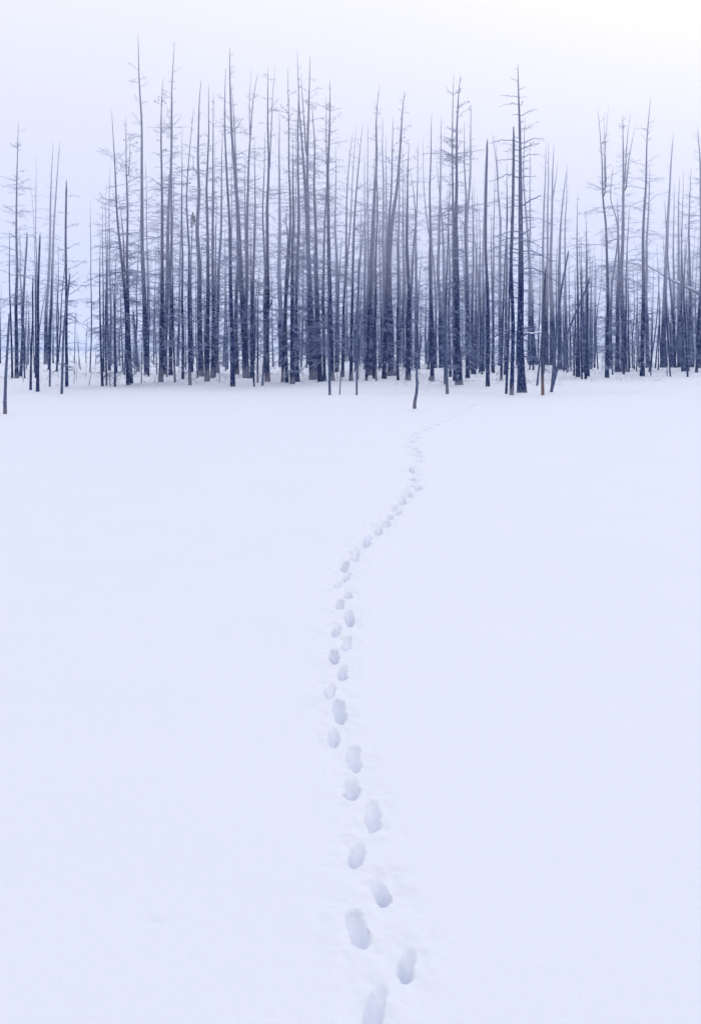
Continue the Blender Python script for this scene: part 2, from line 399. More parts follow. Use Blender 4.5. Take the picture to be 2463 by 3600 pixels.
('tree', -7.32, 84.3, 0.2192, [(0.0, -0.4), (-0.235, 3.41), (-0.47, 8.1), (-0.626, 11.24), (-0.744, 13.15), (-1.057, 17.84), (-1.214, 20.98), (-1.214, 23.44)], {'b': 1, 'sock': 1.3, 'long': 1, 'V': 1}, 'thick dark pine leaning left, two raised limbs below its bare spire'),
('tree', -7.65, 89.1, 0.1654, [(0.0, -0.4), (-0.223, 3.47), (-0.124, 7.61), (-0.041, 11.75), (0.041, 15.42), (0.19, 17.9), (0.455, 20.79), (0.786, 22.7)], {'b': 1, 'sock': 0.8, 'long': 1, 'lead': [[(0.165, 17.9), (0.124, 20.38), (0.248, 22.99)]]}, 'dead pine splitting into two long diverging tops, beside the thick leaning pine'),
('pole', -5.92, 72.7, 0.0405, [(0.0, -0.4), (0.081, 2.56), (0.216, 5.6), (0.486, 7.69)], {'b': 0.5, 'sock': 0.5}, 'thin bare pole, first trunk right of the two-topped pine'),
('pole', -5.41, 67.5, 0.0439, [(0.0, -0.4), (-0.119, 3.17), (-0.182, 6.3), (-0.232, 9.12)], {'b': 0.6}, 'thin bare pole, second trunk left of the leaning grey prop'),
('pole', -5.56, 71.6, 0.0532, [(0.0, -0.4), (0.013, 3.22), (0.06, 5.22), (0.146, 6.55)], {'b': 0.6, 'sock': 1}, 'thin bare pole with pale foot, first trunk left of the leaning grey prop'),
('stick', -5.07, 68.5, 0.0572, [(0.0, -0.4), (0.178, 2.23), (0.432, 4.45), (0.56, 4.83)], {'b': 0.3, 'brk': 1}, 'grey pole leaning right against two close dark trunks'),
('tree', -6.88, 96.3, 0.1342, [(0.0, -0.4), (-0.045, 5.37), (-0.134, 10.73), (-0.179, 12.52), (-0.134, 14.7), (-0.018, 19.62)], {'b': 0.7}, 'medium dead pine, first trunk left of the slim twin-leader pine'),
('tree', -5.04, 72.7, 0.135, [(0.0, -0.4), (-0.034, 3.91), (0.013, 7.96), (0.061, 9.99), (0.115, 12.98), (0.034, 15.68), (0.047, 19.16)], {'b': 0.7, 'sock': 1, 'lead': [[(0.101, 12.78), (0.25, 15.68), (0.317, 17.71), (0.466, 19.26)]]}, 'dead pine forking into two slim parallel leaders above the leaning grey prop'),
('pole', -9.16, 142.0, 0.0791, [(0.0, -0.4), (-0.132, 5.55), (-0.264, 10.82), (-0.396, 13.46)], {'b': 0.7}, 'thin bare pole, first trunk right of the slim twin-leader pine'),
('pole', -8.3, 142.0, 0.0527, [(0.0, -0.4), (-0.396, 5.55), (-0.791, 8.84)], {'b': 0.4}, 'thin left-leaning bare pole, first trunk left of the ghostly pale pine'),
('tree', -8.17, 142.0, 0.3032, [(0.0, -0.4), (-0.132, 5.55), (-0.264, 14.78), (-0.198, 17.41), (-0.29, 23.27), (-0.29, 30.12)], {'b': 1.3, 'sock': 0.6}, 'ghostly pale broad pine fading into fog, seen between two dark groups'),
('pole', -4.08, 71.6, 0.0864, [(0.0, -0.4), (0.133, 3.22), (0.199, 6.55), (0.299, 9.21), (0.206, 9.87), (0.299, 10.69)], {'b': 0.6, 'sock': 1.2}, 'thin bare pole with pale foot, first trunk right of the ghostly pale pine'),
('tree', -3.8, 71.6, 0.1064, [(0.0, -0.4), (-0.04, 3.89), (0.146, 7.88), (0.179, 9.87), (0.113, 13.49), (0.066, 17.47), (0.08, 18.97)], {'b': 0.7, 'long': 1}, 'medium dead pine, second trunk right of the ghostly pale pine'),
('tree', -3.45, 71.0, 0.1449, [(0.0, -0.4), (-0.033, 3.87), (0.033, 7.83), (0.066, 9.8), (0.033, 11.41), (0.066, 14.57)], {'b': 1.3, 'sock': 0.8}, 'thick dead pine with pale foot, second trunk left of the cone-tipped dark pine'),
('pole', -6.58, 142.0, 0.0791, [(0.0, -0.4), (0.026, 10.82), (0.066, 17.41), (0.132, 30.39)], {'b': 0.6}, 'thin bare pole, first trunk left of the cone-tipped dark pine'),
('tree', -3.56, 80.1, 0.1338, [(0.0, -0.4), (-0.074, 4.09), (0.0, 8.55), (0.037, 10.78), (0.059, 16.31), (0.059, 20.02), (0.015, 22.25)], {'b': 1.1, 'cone': 2}, 'tall dark pine whose tip is dotted with cones, centre left of the wood'),
('tree', -4.99, 120.9, 0.101, [(0.0, -0.4), (0.168, 6.17), (0.225, 15.15), (0.168, 17.89)], {'b': 0.7, 'sock': 1.3}, 'slim misty dead pine with pale foot, first trunk right of the cone-tipped dark pine'),
('pole', -5.0, 142.0, 0.0791, [(0.0, -0.4), (-0.396, 5.55), (-0.593, 8.19)], {'b': 0.4}, 'thin bare pole, second trunk right of the cone-tipped dark pine'),
('twig', -3.06, 89.1, 0.0248, [(0.0, -0.4), (-0.017, 0.66), (-0.025, 1.24)], {'b': 0}, 'tiny sapling, second trunk left of the broad leaning trunk pair'),
('tree', -2.67, 85.9, 0.2392, [(0.0, -0.4), (-0.239, 4.23), (-0.399, 9.01), (-0.478, 11.4), (-0.678, 14.94), (-0.957, 18.92), (-1.076, 20.84)], {'b': 1.2, 'sock': 1.2}, 'thick dead pine with pale foot, first trunk left of the broad leaning trunk pair'),
('tree', -2.54, 89.1, 0.2068, [(0.0, -0.4), (-0.347, 4.3), (-0.596, 9.26), (-0.612, 11.75), (-0.637, 17.07), (-0.554, 20.38), (-0.471, 24.23)], {'b': 1.2, 'sock': 0.9, 'cone': 1, 'long': 1, 'lead': [[(-0.744, 16.66), (-0.968, 19.97), (-1.175, 22.86)]]}, 'high pine right of the cone-tipped one, its trunk merged with a leaning neighbour'),
('tree', -2.05, 81.4, 0.1512, [(0.0, -0.4), (-0.136, 4.12), (-0.25, 8.66), (-0.325, 10.93), (-0.401, 14.28), (-0.439, 16.55), (-0.552, 19.12)], {'b': 1}, 'medium dead pine, first trunk right of the broad leaning trunk pair'),
('tree', -1.72, 80.1, 0.1115, [(0.0, -0.4), (-0.097, 4.09), (-0.074, 8.55), (0.03, 10.78), (0.126, 13.33), (0.089, 16.31), (0.089, 19.21)], {'b': 1.1}, 'medium dead pine, first trunk left of the forward grey snag'),
('stick', -1.05, 60.6, 0.0563, [(0.0, -0.4), (-0.068, 3.07), (-0.039, 6.44)], {'b': 0.05, 'sock': 0.4, 'brk': 1}, 'straight grey broken snag standing forward of the bristly dark pine'),
('tree', -1.18, 75.0, 0.1671, [(0.0, -0.4), (-0.104, 3.97), (-0.174, 8.15), (-0.244, 10.23), (-0.279, 12.63), (-0.174, 16.11), (-0.104, 18.96)], {'b': 1.4, 'sock': 1, 'long': 1}, 'bristly dark pine with curved twigs all the way up to a blunt bare tip'),
('tree', -1.58, 142.0, 0.1978, [(0.0, -0.4), (-0.132, 10.82), (-0.224, 17.41), (-0.132, 25.9)], {'b': 1.1}, 'medium misty dead pine, first trunk right of the bristly dark pine'),
('pole', -1.07, 102.6, 0.0857, [(0.0, -0.4), (0.076, 4.62), (0.219, 10.33), (0.362, 11.76)], {'b': 0.8, 'sock': 0.8}, 'thin bare pole with pale foot, second trunk right of the bristly dark pine'),
('stick', -0.59, 59.4, 0.0276, [(0.0, -0.4), (0.094, 0.84), (0.176, 1.67)], {'b': 0, 'brk': 1}, 'grey right-leaning snag, third trunk right of the bristly dark pine'),
('tree', -0.63, 92.6, 0.1289, [(0.0, -0.4), (0.103, 4.38), (0.232, 7.82), (0.344, 12.12), (0.533, 16.79), (0.808, 19.07)], {'b': 0.8, 'sock': 0.7, 'lead': [[(0.292, 8.25), (0.576, 11.26), (0.877, 16.79), (1.117, 19.59)]]}, 'medium dead pine with forked top, fourth trunk right of the bristly dark pine'),
('pole', -0.14, 142.0, 0.0923, [(0.0, -0.4), (-0.198, 2.91), (-0.33, 5.55)], {'b': 0.5}, 'thin bare pole, fourth trunk left of the slim grey snag'),
('tree', 0.03, 81.4, 0.1059, [(0.0, -0.4), (0.076, 4.12), (0.151, 7.9), (0.265, 10.93), (0.491, 14.28), (0.809, 17.61)], {'b': 0.8, 'sock': 1}, 'medium dead pine with pale foot, third trunk left of the slim grey snag'),
('pole', 0.28, 102.6, 0.0476, [(0.0, -0.4), (0.667, 3.67), (1.191, 6.14)], {'b': 0.2}, 'thin right-leaning bare pole, second trunk left of the slim grey snag'),
('tree', 0.43, 134.7, 0.1375, [(0.0, -0.4), (0.313, 6.63), (0.813, 12.88), (1.25, 16.63), (1.938, 21.3)], {'b': 0.7}, 'slim misty right-leaning dead pine, first trunk left of the slim grey snag'),
('stick', 0.32, 61.4, 0.0513, [(0.0, -0.4), (0.046, 3.08), (0.103, 7.12)], {'b': 0.05, 'sock': 0.8, 'brk': 1}, 'slim grey snag with pale foot standing forward between curved trunks at centre'),
('tree', 1.73, 142.0, 0.1582, [(0.0, -0.4), (-0.026, 9.5), (-0.026, 17.41), (-0.066, 25.24)], {'b': 1}, 'medium misty dead pine, first trunk right of the slim grey snag'),
('pole', 1.77, 142.0, 0.0659, [(0.0, -0.4), (-0.198, 2.91), (-0.461, 4.89)], {'b': 0.4}, 'thin left-leaning bare pole, second trunk right of the slim grey snag'),
('tree', 1.07, 82.9, 0.0846, [(0.0, -0.4), (0.154, 3.38), (0.346, 6.46), (0.423, 8.0)], {'b': 0.9}, 'slim dead pine, third trunk right of the slim grey snag'),
('tree', 2.17, 142.0, 0.1582, [(0.0, -0.4), (-0.04, 9.5), (-0.066, 17.41), (-0.132, 28.8)], {'b': 0.9}, 'medium misty dead pine, fourth trunk right of the slim grey snag'),
('tree', 1.72, 100.4, 0.1958, [(0.0, -0.4), (0.047, 6.43), (0.233, 12.96), (0.466, 18.03), (0.513, 22.69), (0.699, 24.46)], {'b': 1.2, 'sock': 0.8, 'cone': 1, 'long': 1}, 'medium dead pine with pale foot, fifth trunk right of the slim grey snag'),
('tree', 1.83, 90.8, 0.1264, [(0.0, -0.4), (0.017, 5.18), (0.101, 9.4), (0.185, 11.93), (0.185, 13.98), (0.059, 19.46)], {'b': 0.9}, 'medium dead pine, sixth trunk left of the pine curving right'),
('pole', 1.62, 75.0, 0.0557, [(0.0, -0.4), (-0.021, 3.97), (0.049, 6.75)], {'b': 0.5, 'sock': 1.4}, 'thin bare pole with pale foot, fifth trunk left of the pine curving right'),
('tree', 3.08, 120.9, 0.101, [(0.0, -0.4), (-0.112, 9.54), (-0.281, 15.15), (-0.752, 19.13)], {'b': 0.6}, 'slim misty dead pine, fourth trunk left of the pine curving right'),
('tree', 3.94, 142.0, 0.2373, [(0.0, -0.4), (-0.026, 9.5), (-0.066, 17.41), (-0.132, 29.33)], {'b': 1.2}, 'medium misty dead pine, third trunk left of the pine curving right'),
('tree', 2.54, 90.8, 0.1686, [(0.0, -0.4), (0.11, 4.34), (0.236, 8.56), (0.362, 11.93), (0.573, 15.67), (0.658, 18.2), (0.7, 19.88)], {'b': 1.1, 'cone': 1, 'V': 1}, 'medium dead pine with cones, second trunk left of the pine curving right'),
('tree', 4.34, 142.0, 0.1846, [(0.0, -0.4), (-0.066, 9.5), (-0.132, 17.41), (-0.132, 27.22)], {'b': 1.2}, 'medium misty dead pine, first trunk left of the pine curving right'),
('tree', 3.26, 96.3, 0.2325, [(0.0, -0.4), (-0.045, 4.47), (-0.089, 9.84), (0.089, 12.52), (0.492, 15.15), (0.76, 18.28), (0.939, 21.41), (1.136, 23.2)], {'b': 1.2, 'sock': 0.8, 'cone': 2, 'long': 1}, 'thick dark pine whose trunk sweeps to the right toward a cone-dotted top'),
('pole', 3.62, 96.3, 0.0984, [(0.0, -0.4), (0.313, 2.68), (0.581, 5.37), (0.716, 7.16)], {'b': 0.8, 'sock': 1}, 'thin right-leaning bare pole with pale foot, first trunk right of the pine curving right'),
('tree', 5.82, 142.0, 0.1846, [(0.0, -0.4), (-0.053, 9.5), (-0.092, 17.41), (0.04, 28.14)], {'b': 1.2}, 'medium misty dead pine, second trunk right of the pine curving right'),
('tree', 6.32, 142.0, 0.1582, [(0.0, -0.4), (-0.066, 9.5), (-0.132, 17.41), (-0.158, 25.9)], {'b': 1.1}, 'medium misty dead pine, third trunk right of the pine curving right'),
('pole', 4.96, 104.9, 0.0487, [(0.0, -0.4), (-0.146, 6.62), (-0.117, 13.44), (-0.214, 18.44)], {'b': 0.5}, 'thin bare pole, third trunk left of the crooked near stick'),
('tree', 3.8, 78.7, 0.1535, [(0.0, -0.4), (-0.037, 4.06), (-0.073, 8.44), (-0.058, 10.64), (-0.037, 13.88), (0.037, 15.6)], {'b': 1.3, 'sock': 0.8}, 'medium dead pine with pale foot, second trunk left of the crooked near stick'),
('tree', 4.69, 96.3, 0.1163, [(0.0, -0.4), (0.089, 4.47), (0.313, 9.84), (0.537, 12.52), (0.671, 15.6), (0.778, 18.86)], {'b': 0.8}, 'medium dead pine, first trunk left of the crooked near stick'),
('stick', 2.32, 43.4, 0.0524, [(0.0, -0.4), (0.032, 0.4), (0.121, 0.81), (0.085, 1.21), (0.133, 1.73), (0.214, 2.3), (0.262, 2.66)], {'b': 0, 'sock': 0.55, 'knobs': 1}, 'crooked knobbly stick standing alone on the snow in front of the wood'),
('tree', 7.09, 127.4, 0.2129, [(0.0, -0.4), (-0.059, 5.2), (-0.118, 11.12), (-0.177, 15.85), (-0.355, 18.74), (-0.71, 21.1)], {'b': 1.3}, 'medium misty dead pine, first trunk right of the crooked near stick'),
('twig', 7.25, 115.0, 0.032, [(0.0, -0.4), (-0.085, 2.46), (-0.16, 4.91)], {'b': 0.2}, 'tiny sapling, second trunk left of the clean straight centre pine'),
('twig', 5.49, 85.9, 0.0399, [(0.0, -0.4), (0.399, 0.72), (0.757, 1.36)], {'b': 0.1}, 'tiny right-leaning sapling, first trunk left of the clean straight centre pine'),
('tree', 5.69, 82.9, 0.1462, [(0.0, -0.4), (-0.038, 3.38), (-0.154, 8.0), (-0.154, 11.08), (-0.154, 14.49), (-0.092, 17.18), (-0.015, 18.76)], {'b': 0.5, 'sock': 0.7}, 'clean straight pine with few limbs and a pale foot, right of the crooked stick'),
('tree', 10.14, 142.0, 0.145, [(0.0, -0.4), (-0.132, 10.82), (-0.989, 17.41), (-1.252, 19.31), (-1.516, 27.48)], {'b': 0.8}, 'slim misty dead pine, first trunk right of the clean straight centre pine'),
('tree', 9.63, 127.4, 0.2366, [(0.0, -0.4), (-0.118, 6.39), (-0.237, 12.3), (-0.154, 15.85), (-0.059, 18.74), (0.059, 23.47), (0.118, 27.14)], {'b': 1.4}, 'medium misty dead pine, second trunk right of the clean straight centre pine'),
('tree', 11.13, 142.0, 0.2241, [(0.0, -0.4), (-0.092, 9.5), (-0.198, 17.41), (-0.923, 24.58)], {'b': 1.3}, 'medium misty dead pine, second trunk left of the twisted forward snag'),
('tree', 5.48, 69.5, 0.071, [(0.0, -0.4), (0.032, 3.84), (0.129, 7.07), (0.194, 9.65), (0.258, 11.22), (0.29, 12.96)], {'b': 0.6, 'sock': 0.8}, 'slim dead pine with pale foot, first trunk left of the twisted forward snag'),
('stick', 4.68, 57.7, 0.0696, [(0.0, -0.4), (-0.054, 1.69), (-0.107, 3.02), (-0.08, 4.2)], {'b': 0.3, 'sock': 1, 'brk': 1}, 'twisted dark broken snag with forked pale foot, standing forward of a pine pair'),
('tree', 6.42, 73.8, 0.1234, [(0.0, -0.4), (-0.021, 3.94), (-0.055, 8.05), (-0.069, 10.11), (-0.123, 12.47), (-0.137, 15.89), (-0.055, 18.98)], {'b': 1.2, 'cone': 1, 'long': 1}, 'medium dead pine with cones, first trunk left of the stout near-black pine'),
('tree', 6.26, 68.9, 0.1663, [(0.0, -0.4), (-0.096, 3.19), (-0.096, 7.66), (-0.115, 9.58), (-0.128, 12.42), (-0.064, 15.62), (0.0, 17.15), (0.115, 18.08)], {'b': 1.2, 'sock': 0.5, 'cone': 2, 'long': 1, 'flare': 1}, 'stout near-black pine with a flared foot, cones at its top, right of centre'),
('tree', 13.96, 142.0, 0.3164, [(0.0, -0.4), (-0.066, 9.5), (-0.132, 17.41), (0.264, 21.95), (0.461, 31.44)], {'b': 1.5}, 'thick misty dead pine, first trunk right of the stout near-black pine'),
('tree', 14.49, 142.0, 0.1055, [(0.0, -0.4), (0.066, 9.5), (0.132, 17.41), (0.264, 22.61)], {'b': 1.3}, 'slim misty dead pine, second trunk right of the stout near-black pine'),
('tree', 14.99, 142.0, 0.1187, [(0.0, -0.4), (0.053, 10.82), (0.158, 20.63)], {'b': 1.3}, 'slim misty dead pine, third trunk left of the smooth limbless pole'),
('pole', 11.29, 104.9, 0.0779, [(0.0, -0.4), (0.097, 5.16), (0.097, 7.59)], {'b': 0.9}, 'thin bare pole, second trunk left of the smooth limbless pole'),
('tree', 15.7, 142.0, 0.145, [(0.0, -0.4), (0.04, 9.5), (0.04, 17.41), (0.237, 24.58)], {'b': 1.1}, 'slim misty dead pine, first trunk left of the smooth limbless pole'),
('tree', 7.77, 67.5, 0.1128, [(0.0, -0.4), (-0.031, 3.79), (-0.094, 7.55), (-0.094, 9.43), (-0.075, 12.22), (-0.031, 13.91)], {'b': 0.12, 'brk': 1}, 'smooth dark limbless pole a little left of the great branching pine'),
('tree', 13.03, 109.7, 0.1222, [(0.0, -0.4), (0.081, 7.84), (0.153, 13.96), (0.204, 18.48)], {'b': 1.1, 'sock': 0.8}, 'medium dead pine with pale foot, first trunk right of the smooth limbless pole'),
('tree', 17.79, 142.0, 0.2637, [(0.0, -0.4), (-0.026, 9.5), (-0.066, 17.41), (-0.396, 23.27), (-0.896, 27.88)], {'b': 0.8, 'lead': [[(-0.237, 21.95), (-0.422, 24.58), (-0.567, 27.48)]]}, 'medium misty dead pine with forked top, second trunk right of the smooth limbless pole'),
('tree', 9.57, 76.2, 0.0778, [(0.0, -0.4), (0.085, 4.0), (0.262, 8.24), (0.403, 10.36), (0.333, 12.8)], {'b': 0.8, 'sock': 0.5}, 'slim dead pine, second trunk left of the pole touching the great pine'),
('tree', 8.2, 63.0, 0.0702, [(0.0, -0.4), (0.105, 3.1), (0.176, 6.03), (0.252, 8.95), (0.164, 10.2)], {'b': 0.7, 'sock': 0.6}, 'medium dead pine, first trunk left of the pole touching the great pine'),
('tree', 7.57, 56.3, 0.0993, [(0.0, -0.4), (0.052, 3.53), (0.0, 6.66), (0.026, 8.23), (0.052, 10.55), (0.078, 12.43)], {'b': 0.1, 'sock': 0.8, 'brk': 1}, 'bare blunt pole rising close against the left side of the great branching pine'),
('tree', 8.68, 60.6, 0.1985, [(0.0, -0.4), (-0.048, 3.28), (-0.09, 6.89), (-0.108, 8.69), (-0.108, 11.28), (-0.192, 14.89), (-0.229, 16.75)], {'b': 0.75, 'sock': 0.3, 'long': 2, 'flare': 1}, 'great branching pine, stoutest and darkest, long level limbs up to a cross-shaped spire'),
('tree', 21.34, 142.0, 0.2115, [(0.0, -0.4), (-0.352, 17.41), (-0.775, 22.08), (-0.592, 29.83)], {'b': 1.2}, 'medium misty dead pine, first trunk right of the great branching pine'),
('tree', 22.04, 142.0, 0.1692, [(0.0, -0.4), (-0.705, 8.96), (-0.733, 20.67), (-0.733, 26.59)], {'b': 1.2}, 'medium misty dead pine, second trunk left of the orange-footed stick'),
('stick', 10.74, 69.1, 0.0617, [(0.0, -0.4), (0.151, 1.37), (0.357, 3.43), (0.425, 5.49)], {'b': 0.1}, 'grey snag, first trunk left of the orange-footed stick'),
('stick', 9.06, 56.4, 0.0672, [(0.0, -0.4), (-0.011, 1.52), (0.056, 4.32), (0.14, 6.0)], {'b': 0.15, 'sock': 1.6, 'brk': 1, 'brown': 1}, 'thin snag with a peeled orange-brown foot, just right of the great branching pine'),
('tree', 22.91, 142.0, 0.2397, [(0.0, -0.4), (-0.028, 17.41), (0.085, 20.67), (0.183, 26.02)], {'b': 1.2}, 'medium misty dead pine, first trunk right of the orange-footed stick'),
('tree', 23.31, 142.0, 0.1974, [(0.0, -0.4), (0.028, 17.41), (0.085, 20.67), (0.113, 26.45)], {'b': 1.2}, 'medium misty dead pine, first trunk left of the slanting bowed trunk'),
('stick', 10.03, 60.6, 0.0782, [(0.0, -0.4), (0.451, 1.47), (0.812, 2.68), (1.353, 4.0), (2.063, 5.77)], {'b': 0.03}, 'long bowed grey trunk slanting far to the right from a shared foot'),
('stick', 10.15, 60.6, 0.0662, [(0.0, -0.4), (0.18, 2.07), (0.331, 3.88), (0.571, 5.68), (0.872, 7.13)], {'b': 0.1}, 'grey trunk leaning right, the steeper of two that share one foot'),
('tree', 23.94, 142.0, 0.2961, [(0.0, -0.4), (-0.141, 10.37), (-0.07, 17.41), (0.0, 20.67), (0.211, 26.45)], {'b': 1.2, 'lead': [[(0.042, 19.96), (0.423, 22.08), (0.634, 24.33)]]}, 'thick misty dead pine with forked top, first trunk right of the leaning right twin'),
('tree', 21.52, 122.6, 0.2068, [(0.0, -0.4), (-0.061, 9.25), (0.085, 15.33), (0.304, 17.53), (0.791, 21.06)], {'b': 1}, 'medium misty dead pine, second trunk right of the leaning right twin'),
('tree', 25.64, 142.0, 0.1833, [(0.0, -0.4), (-0.07, 17.41), (0.042, 19.96), (0.113, 23.49)], {'b': 1}, 'medium misty dead pine, third trunk right of the leaning right twin'),
('tree', 26.13, 142.0, 0.1128, [(0.0, -0.4), (-0.141, 8.96), (-0.169, 13.89)], {'b': 0.9}, 'slim misty dead pine, third trunk left of the lone tip right of the slanting trunk'),
('tree', 16.52, 88.4, 0.0614, [(0.0, -0.4), (0.044, 3.77), (0.044, 7.72)], {'b': 0.9}, 'slim dead pine, second trunk left of the lone tip right of the slanting trunk'),
('tree', 16.37, 86.6, 0.0602, [(0.0, -0.4), (-0.06, 3.74), (-0.086, 8.04)], {'b': 0.9}, 'slim dead pine, first trunk left of the lone tip right of the slanting trunk'),
('tree', 16.41, 86.0, 0.1024, [(0.0, -0.4), (-0.043, 7.14), (-0.017, 11.41), (0.043, 13.29)], {'b': 1}, 'slim pine whose single thin tip rises above the low saplings at right'),
('pole', 15.83, 81.8, 0.0569, [(0.0, -0.4), (-0.122, 3.66), (-0.081, 9.75)], {'b': 0.4}, 'thin bare pole, first trunk right of the lone tip right of the slanting trunk'),
('pole', 16.06, 81.8, 0.0812, [(0.0, -0.4), (0.138, 4.47), (0.179, 6.42)], {'b': 0.2}, 'thin bare pole, second trunk right of the lone tip right of the slanting trunk'),
('tree', 28.38, 142.0, 0.1269, [(0.0, -0.4), (0.211, 8.96), (0.423, 13.75)], {'b': 0.9}, 'slim misty dead pine, third trunk right of the lone tip right of the slanting trunk'),
('tree', 28.64, 142.0, 0.0705, [(0.0, -0.4), (0.056, 9.52)], {'b': 0.8}, 'slim misty dead pine, third trunk left of the three-topped pine'),
('tree', 28.95, 142.0, 0.0987, [(0.0, -0.4), (0.141, 10.37), (0.0, 14.59)], {'b': 0.8}, 'slim misty dead pine, second trunk left of the three-topped pine'),
('tree', 26.07, 126.0, 0.0626, [(0.0, -0.4), (-0.188, 4.44), (0.313, 9.45), (0.375, 13.45)], {'b': 0.7}, 'slim misty dead pine, first trunk left of the three-topped pine'),
('tree', 17.89, 83.4, 0.1283, [(0.0, -0.4), (0.099, 5.34), (0.058, 8.65), (-0.025, 11.13), (-0.149, 12.21), (-0.232, 15.52), (-0.538, 18.84)], {'b': 1, 'long': 1, 'lead': [[(-0.108, 12.63), (-0.215, 16.35), (-0.19, 18.5)], [(-0.05, 13.04), (-0.099, 16.35), (0.116, 19.0)]]}, 'dead pine dividing into three slender tops, first of the right-hand tall trees'),
('pole', 25.17, 116.1, 0.1153, [(0.0, -0.4), (0.173, 7.72), (0.634, 14.64), (0.173, 16.15), (0.346, 19.72)], {'b': 0.4}, 'thin bare pole, first trunk right of the three-topped pine'),
('tree', 22.58, 101.3, 0.191, [(0.0, -0.4), (0.08, 4.0), (0.181, 10.03), (0.131, 13.05), (0.111, 14.87)], {'b': 1.1}, 'medium dead pine, first trunk left of the stout forked pine'),
('tree', 23.86, 104.1, 0.2326, [(0.0, -0.4), (-0.103, 4.05), (-0.31, 8.19), (-0.155, 13.36), (-0.103, 15.74), (-0.052, 18.84), (-0.103, 22.51)], {'b': 1.2, 'sock': 0.9, 'long': 1, 'lead': [[(0.0, 16.26), (0.207, 19.88), (0.538, 22.82)], [(0.103, 15.74), (0.414, 18.84), (0.951, 21.58)]]}, 'stout dark pine with three forked leaders, right of the three-topped pine'),
('tree', 23.35, 100.4, 0.0697, [(0.0, -0.4), (-0.05, 6.97), (-0.149, 11.46)], {'b': 0.9}, 'slim dead pine, first trunk right of the stout forked pine'),
('pole', 24.0, 100.4, 0.0498, [(0.0, -0.4), (0.03, 2.99), (0.05, 5.98)], {'b': 0.6}, 'thin bare pole, first trunk left of the tall right-hand spire'),
('tree', 21.96, 90.1, 0.1611, [(0.0, -0.4), (0.045, 5.59), (0.134, 11.86), (0.268, 13.92), (0.358, 18.4), (0.582, 21.04)], {'b': 1.1, 'long': 1}, 'tall single-topped pine with snowy low limbs, tallest spire of the right side'),
('tree', 35.29, 142.0, 0.2538, [(0.0, -0.4), (-0.141, 10.37), (0.07, 17.41), (0.211, 19.96), (0.352, 24.05)], {'b': 1.2}, 'medium misty dead pine, first trunk right of the tall right-hand spire'),
('pole', 24.99, 100.4, 0.0598, [(0.0, -0.4), (0.548, 2.99), (0.947, 8.67)], {'b': 0.4}, 'thin right-leaning bare pole, second trunk left of the smooth dark right trunk'),
('pole', 26.73, 105.1, 0.0626, [(0.0, -0.4), (0.282, 3.03), (0.49, 5.11)], {'b': 0.4}, 'thin right-leaning bare pole, first trunk left of the smooth dark right trunk'),
('tree', 37.05, 142.0, 0.2961, [(0.0, -0.4), (0.141, 6.14), (0.423, 13.18), (0.564, 17.41), (0.775, 20.67), (0.987, 24.9), (1.198, 28.07)], {'b': 0.9}, 'smooth very dark trunk with a slight right lean, behind a snowy limb at right'),
('twig', 23.86, 90.1, 0.0358, [(0.0, -0.4), (-0.009, 1.57), (-0.027, 2.91)], {'b': 0.1}, 'tiny sapling, first trunk right of the smooth dark right trunk'),
('tree', 38.46, 142.0, 0.1833, [(0.0, -0.4), (0.0, 17.41), (0.07, 22.22)], {'b': 1.1}, 'medium misty dead pine, second trunk right of the smooth dark right trunk'),
('tree', 39.1, 142.0, 0.2538, [(0.0, -0.4), (-0.07, 10.37), (-0.099, 17.41), (-0.07, 19.96), (0.07, 22.92)], {'b': 1.1}, 'medium misty dead pine, third trunk right of the smooth dark right trunk'),
('tree', 26.86, 96.0, 0.0953, [(0.0, -0.4), (-0.238, 3.91), (-0.238, 8.67), (-0.143, 12.49), (-0.048, 16.12)], {'b': 0.8}, 'slim dead pine, fourth trunk left of the pine at the right edge'),
('tree', 28.48, 100.4, 0.1494, [(0.0, -0.4), (-0.05, 7.97), (-0.05, 12.95), (0.0, 14.26), (0.149, 16.75)], {'b': 1}, 'medium dead pine, third trunk left of the pine at the right edge'),
('tree', 35.2, 122.6, 0.073, [(0.0, -0.4), (-0.183, 6.81), (0.304, 15.33)], {'b': 0.7}, 'slim misty dead pine, second trunk left of the pine at the right edge'),
('tree', 33.59, 116.1, 0.0692, [(0.0, -0.4), (-0.058, 7.72), (0.288, 13.49)], {'b': 0.7}, 'slim misty dead pine, first trunk left of the pine at the right edge'),
('tree', 29.76, 101.3, 0.2212, [(0.0, -0.4), (-0.04, 5.01), (-0.04, 13.05), (-0.121, 16.38), (-0.342, 20.6)], {'b': 1.2, 'sock': 0.6, 'long': 1, 'loglimb': 1}, 'pine cut by the right edge, sending out a long snow-laden limb leftward'),
]
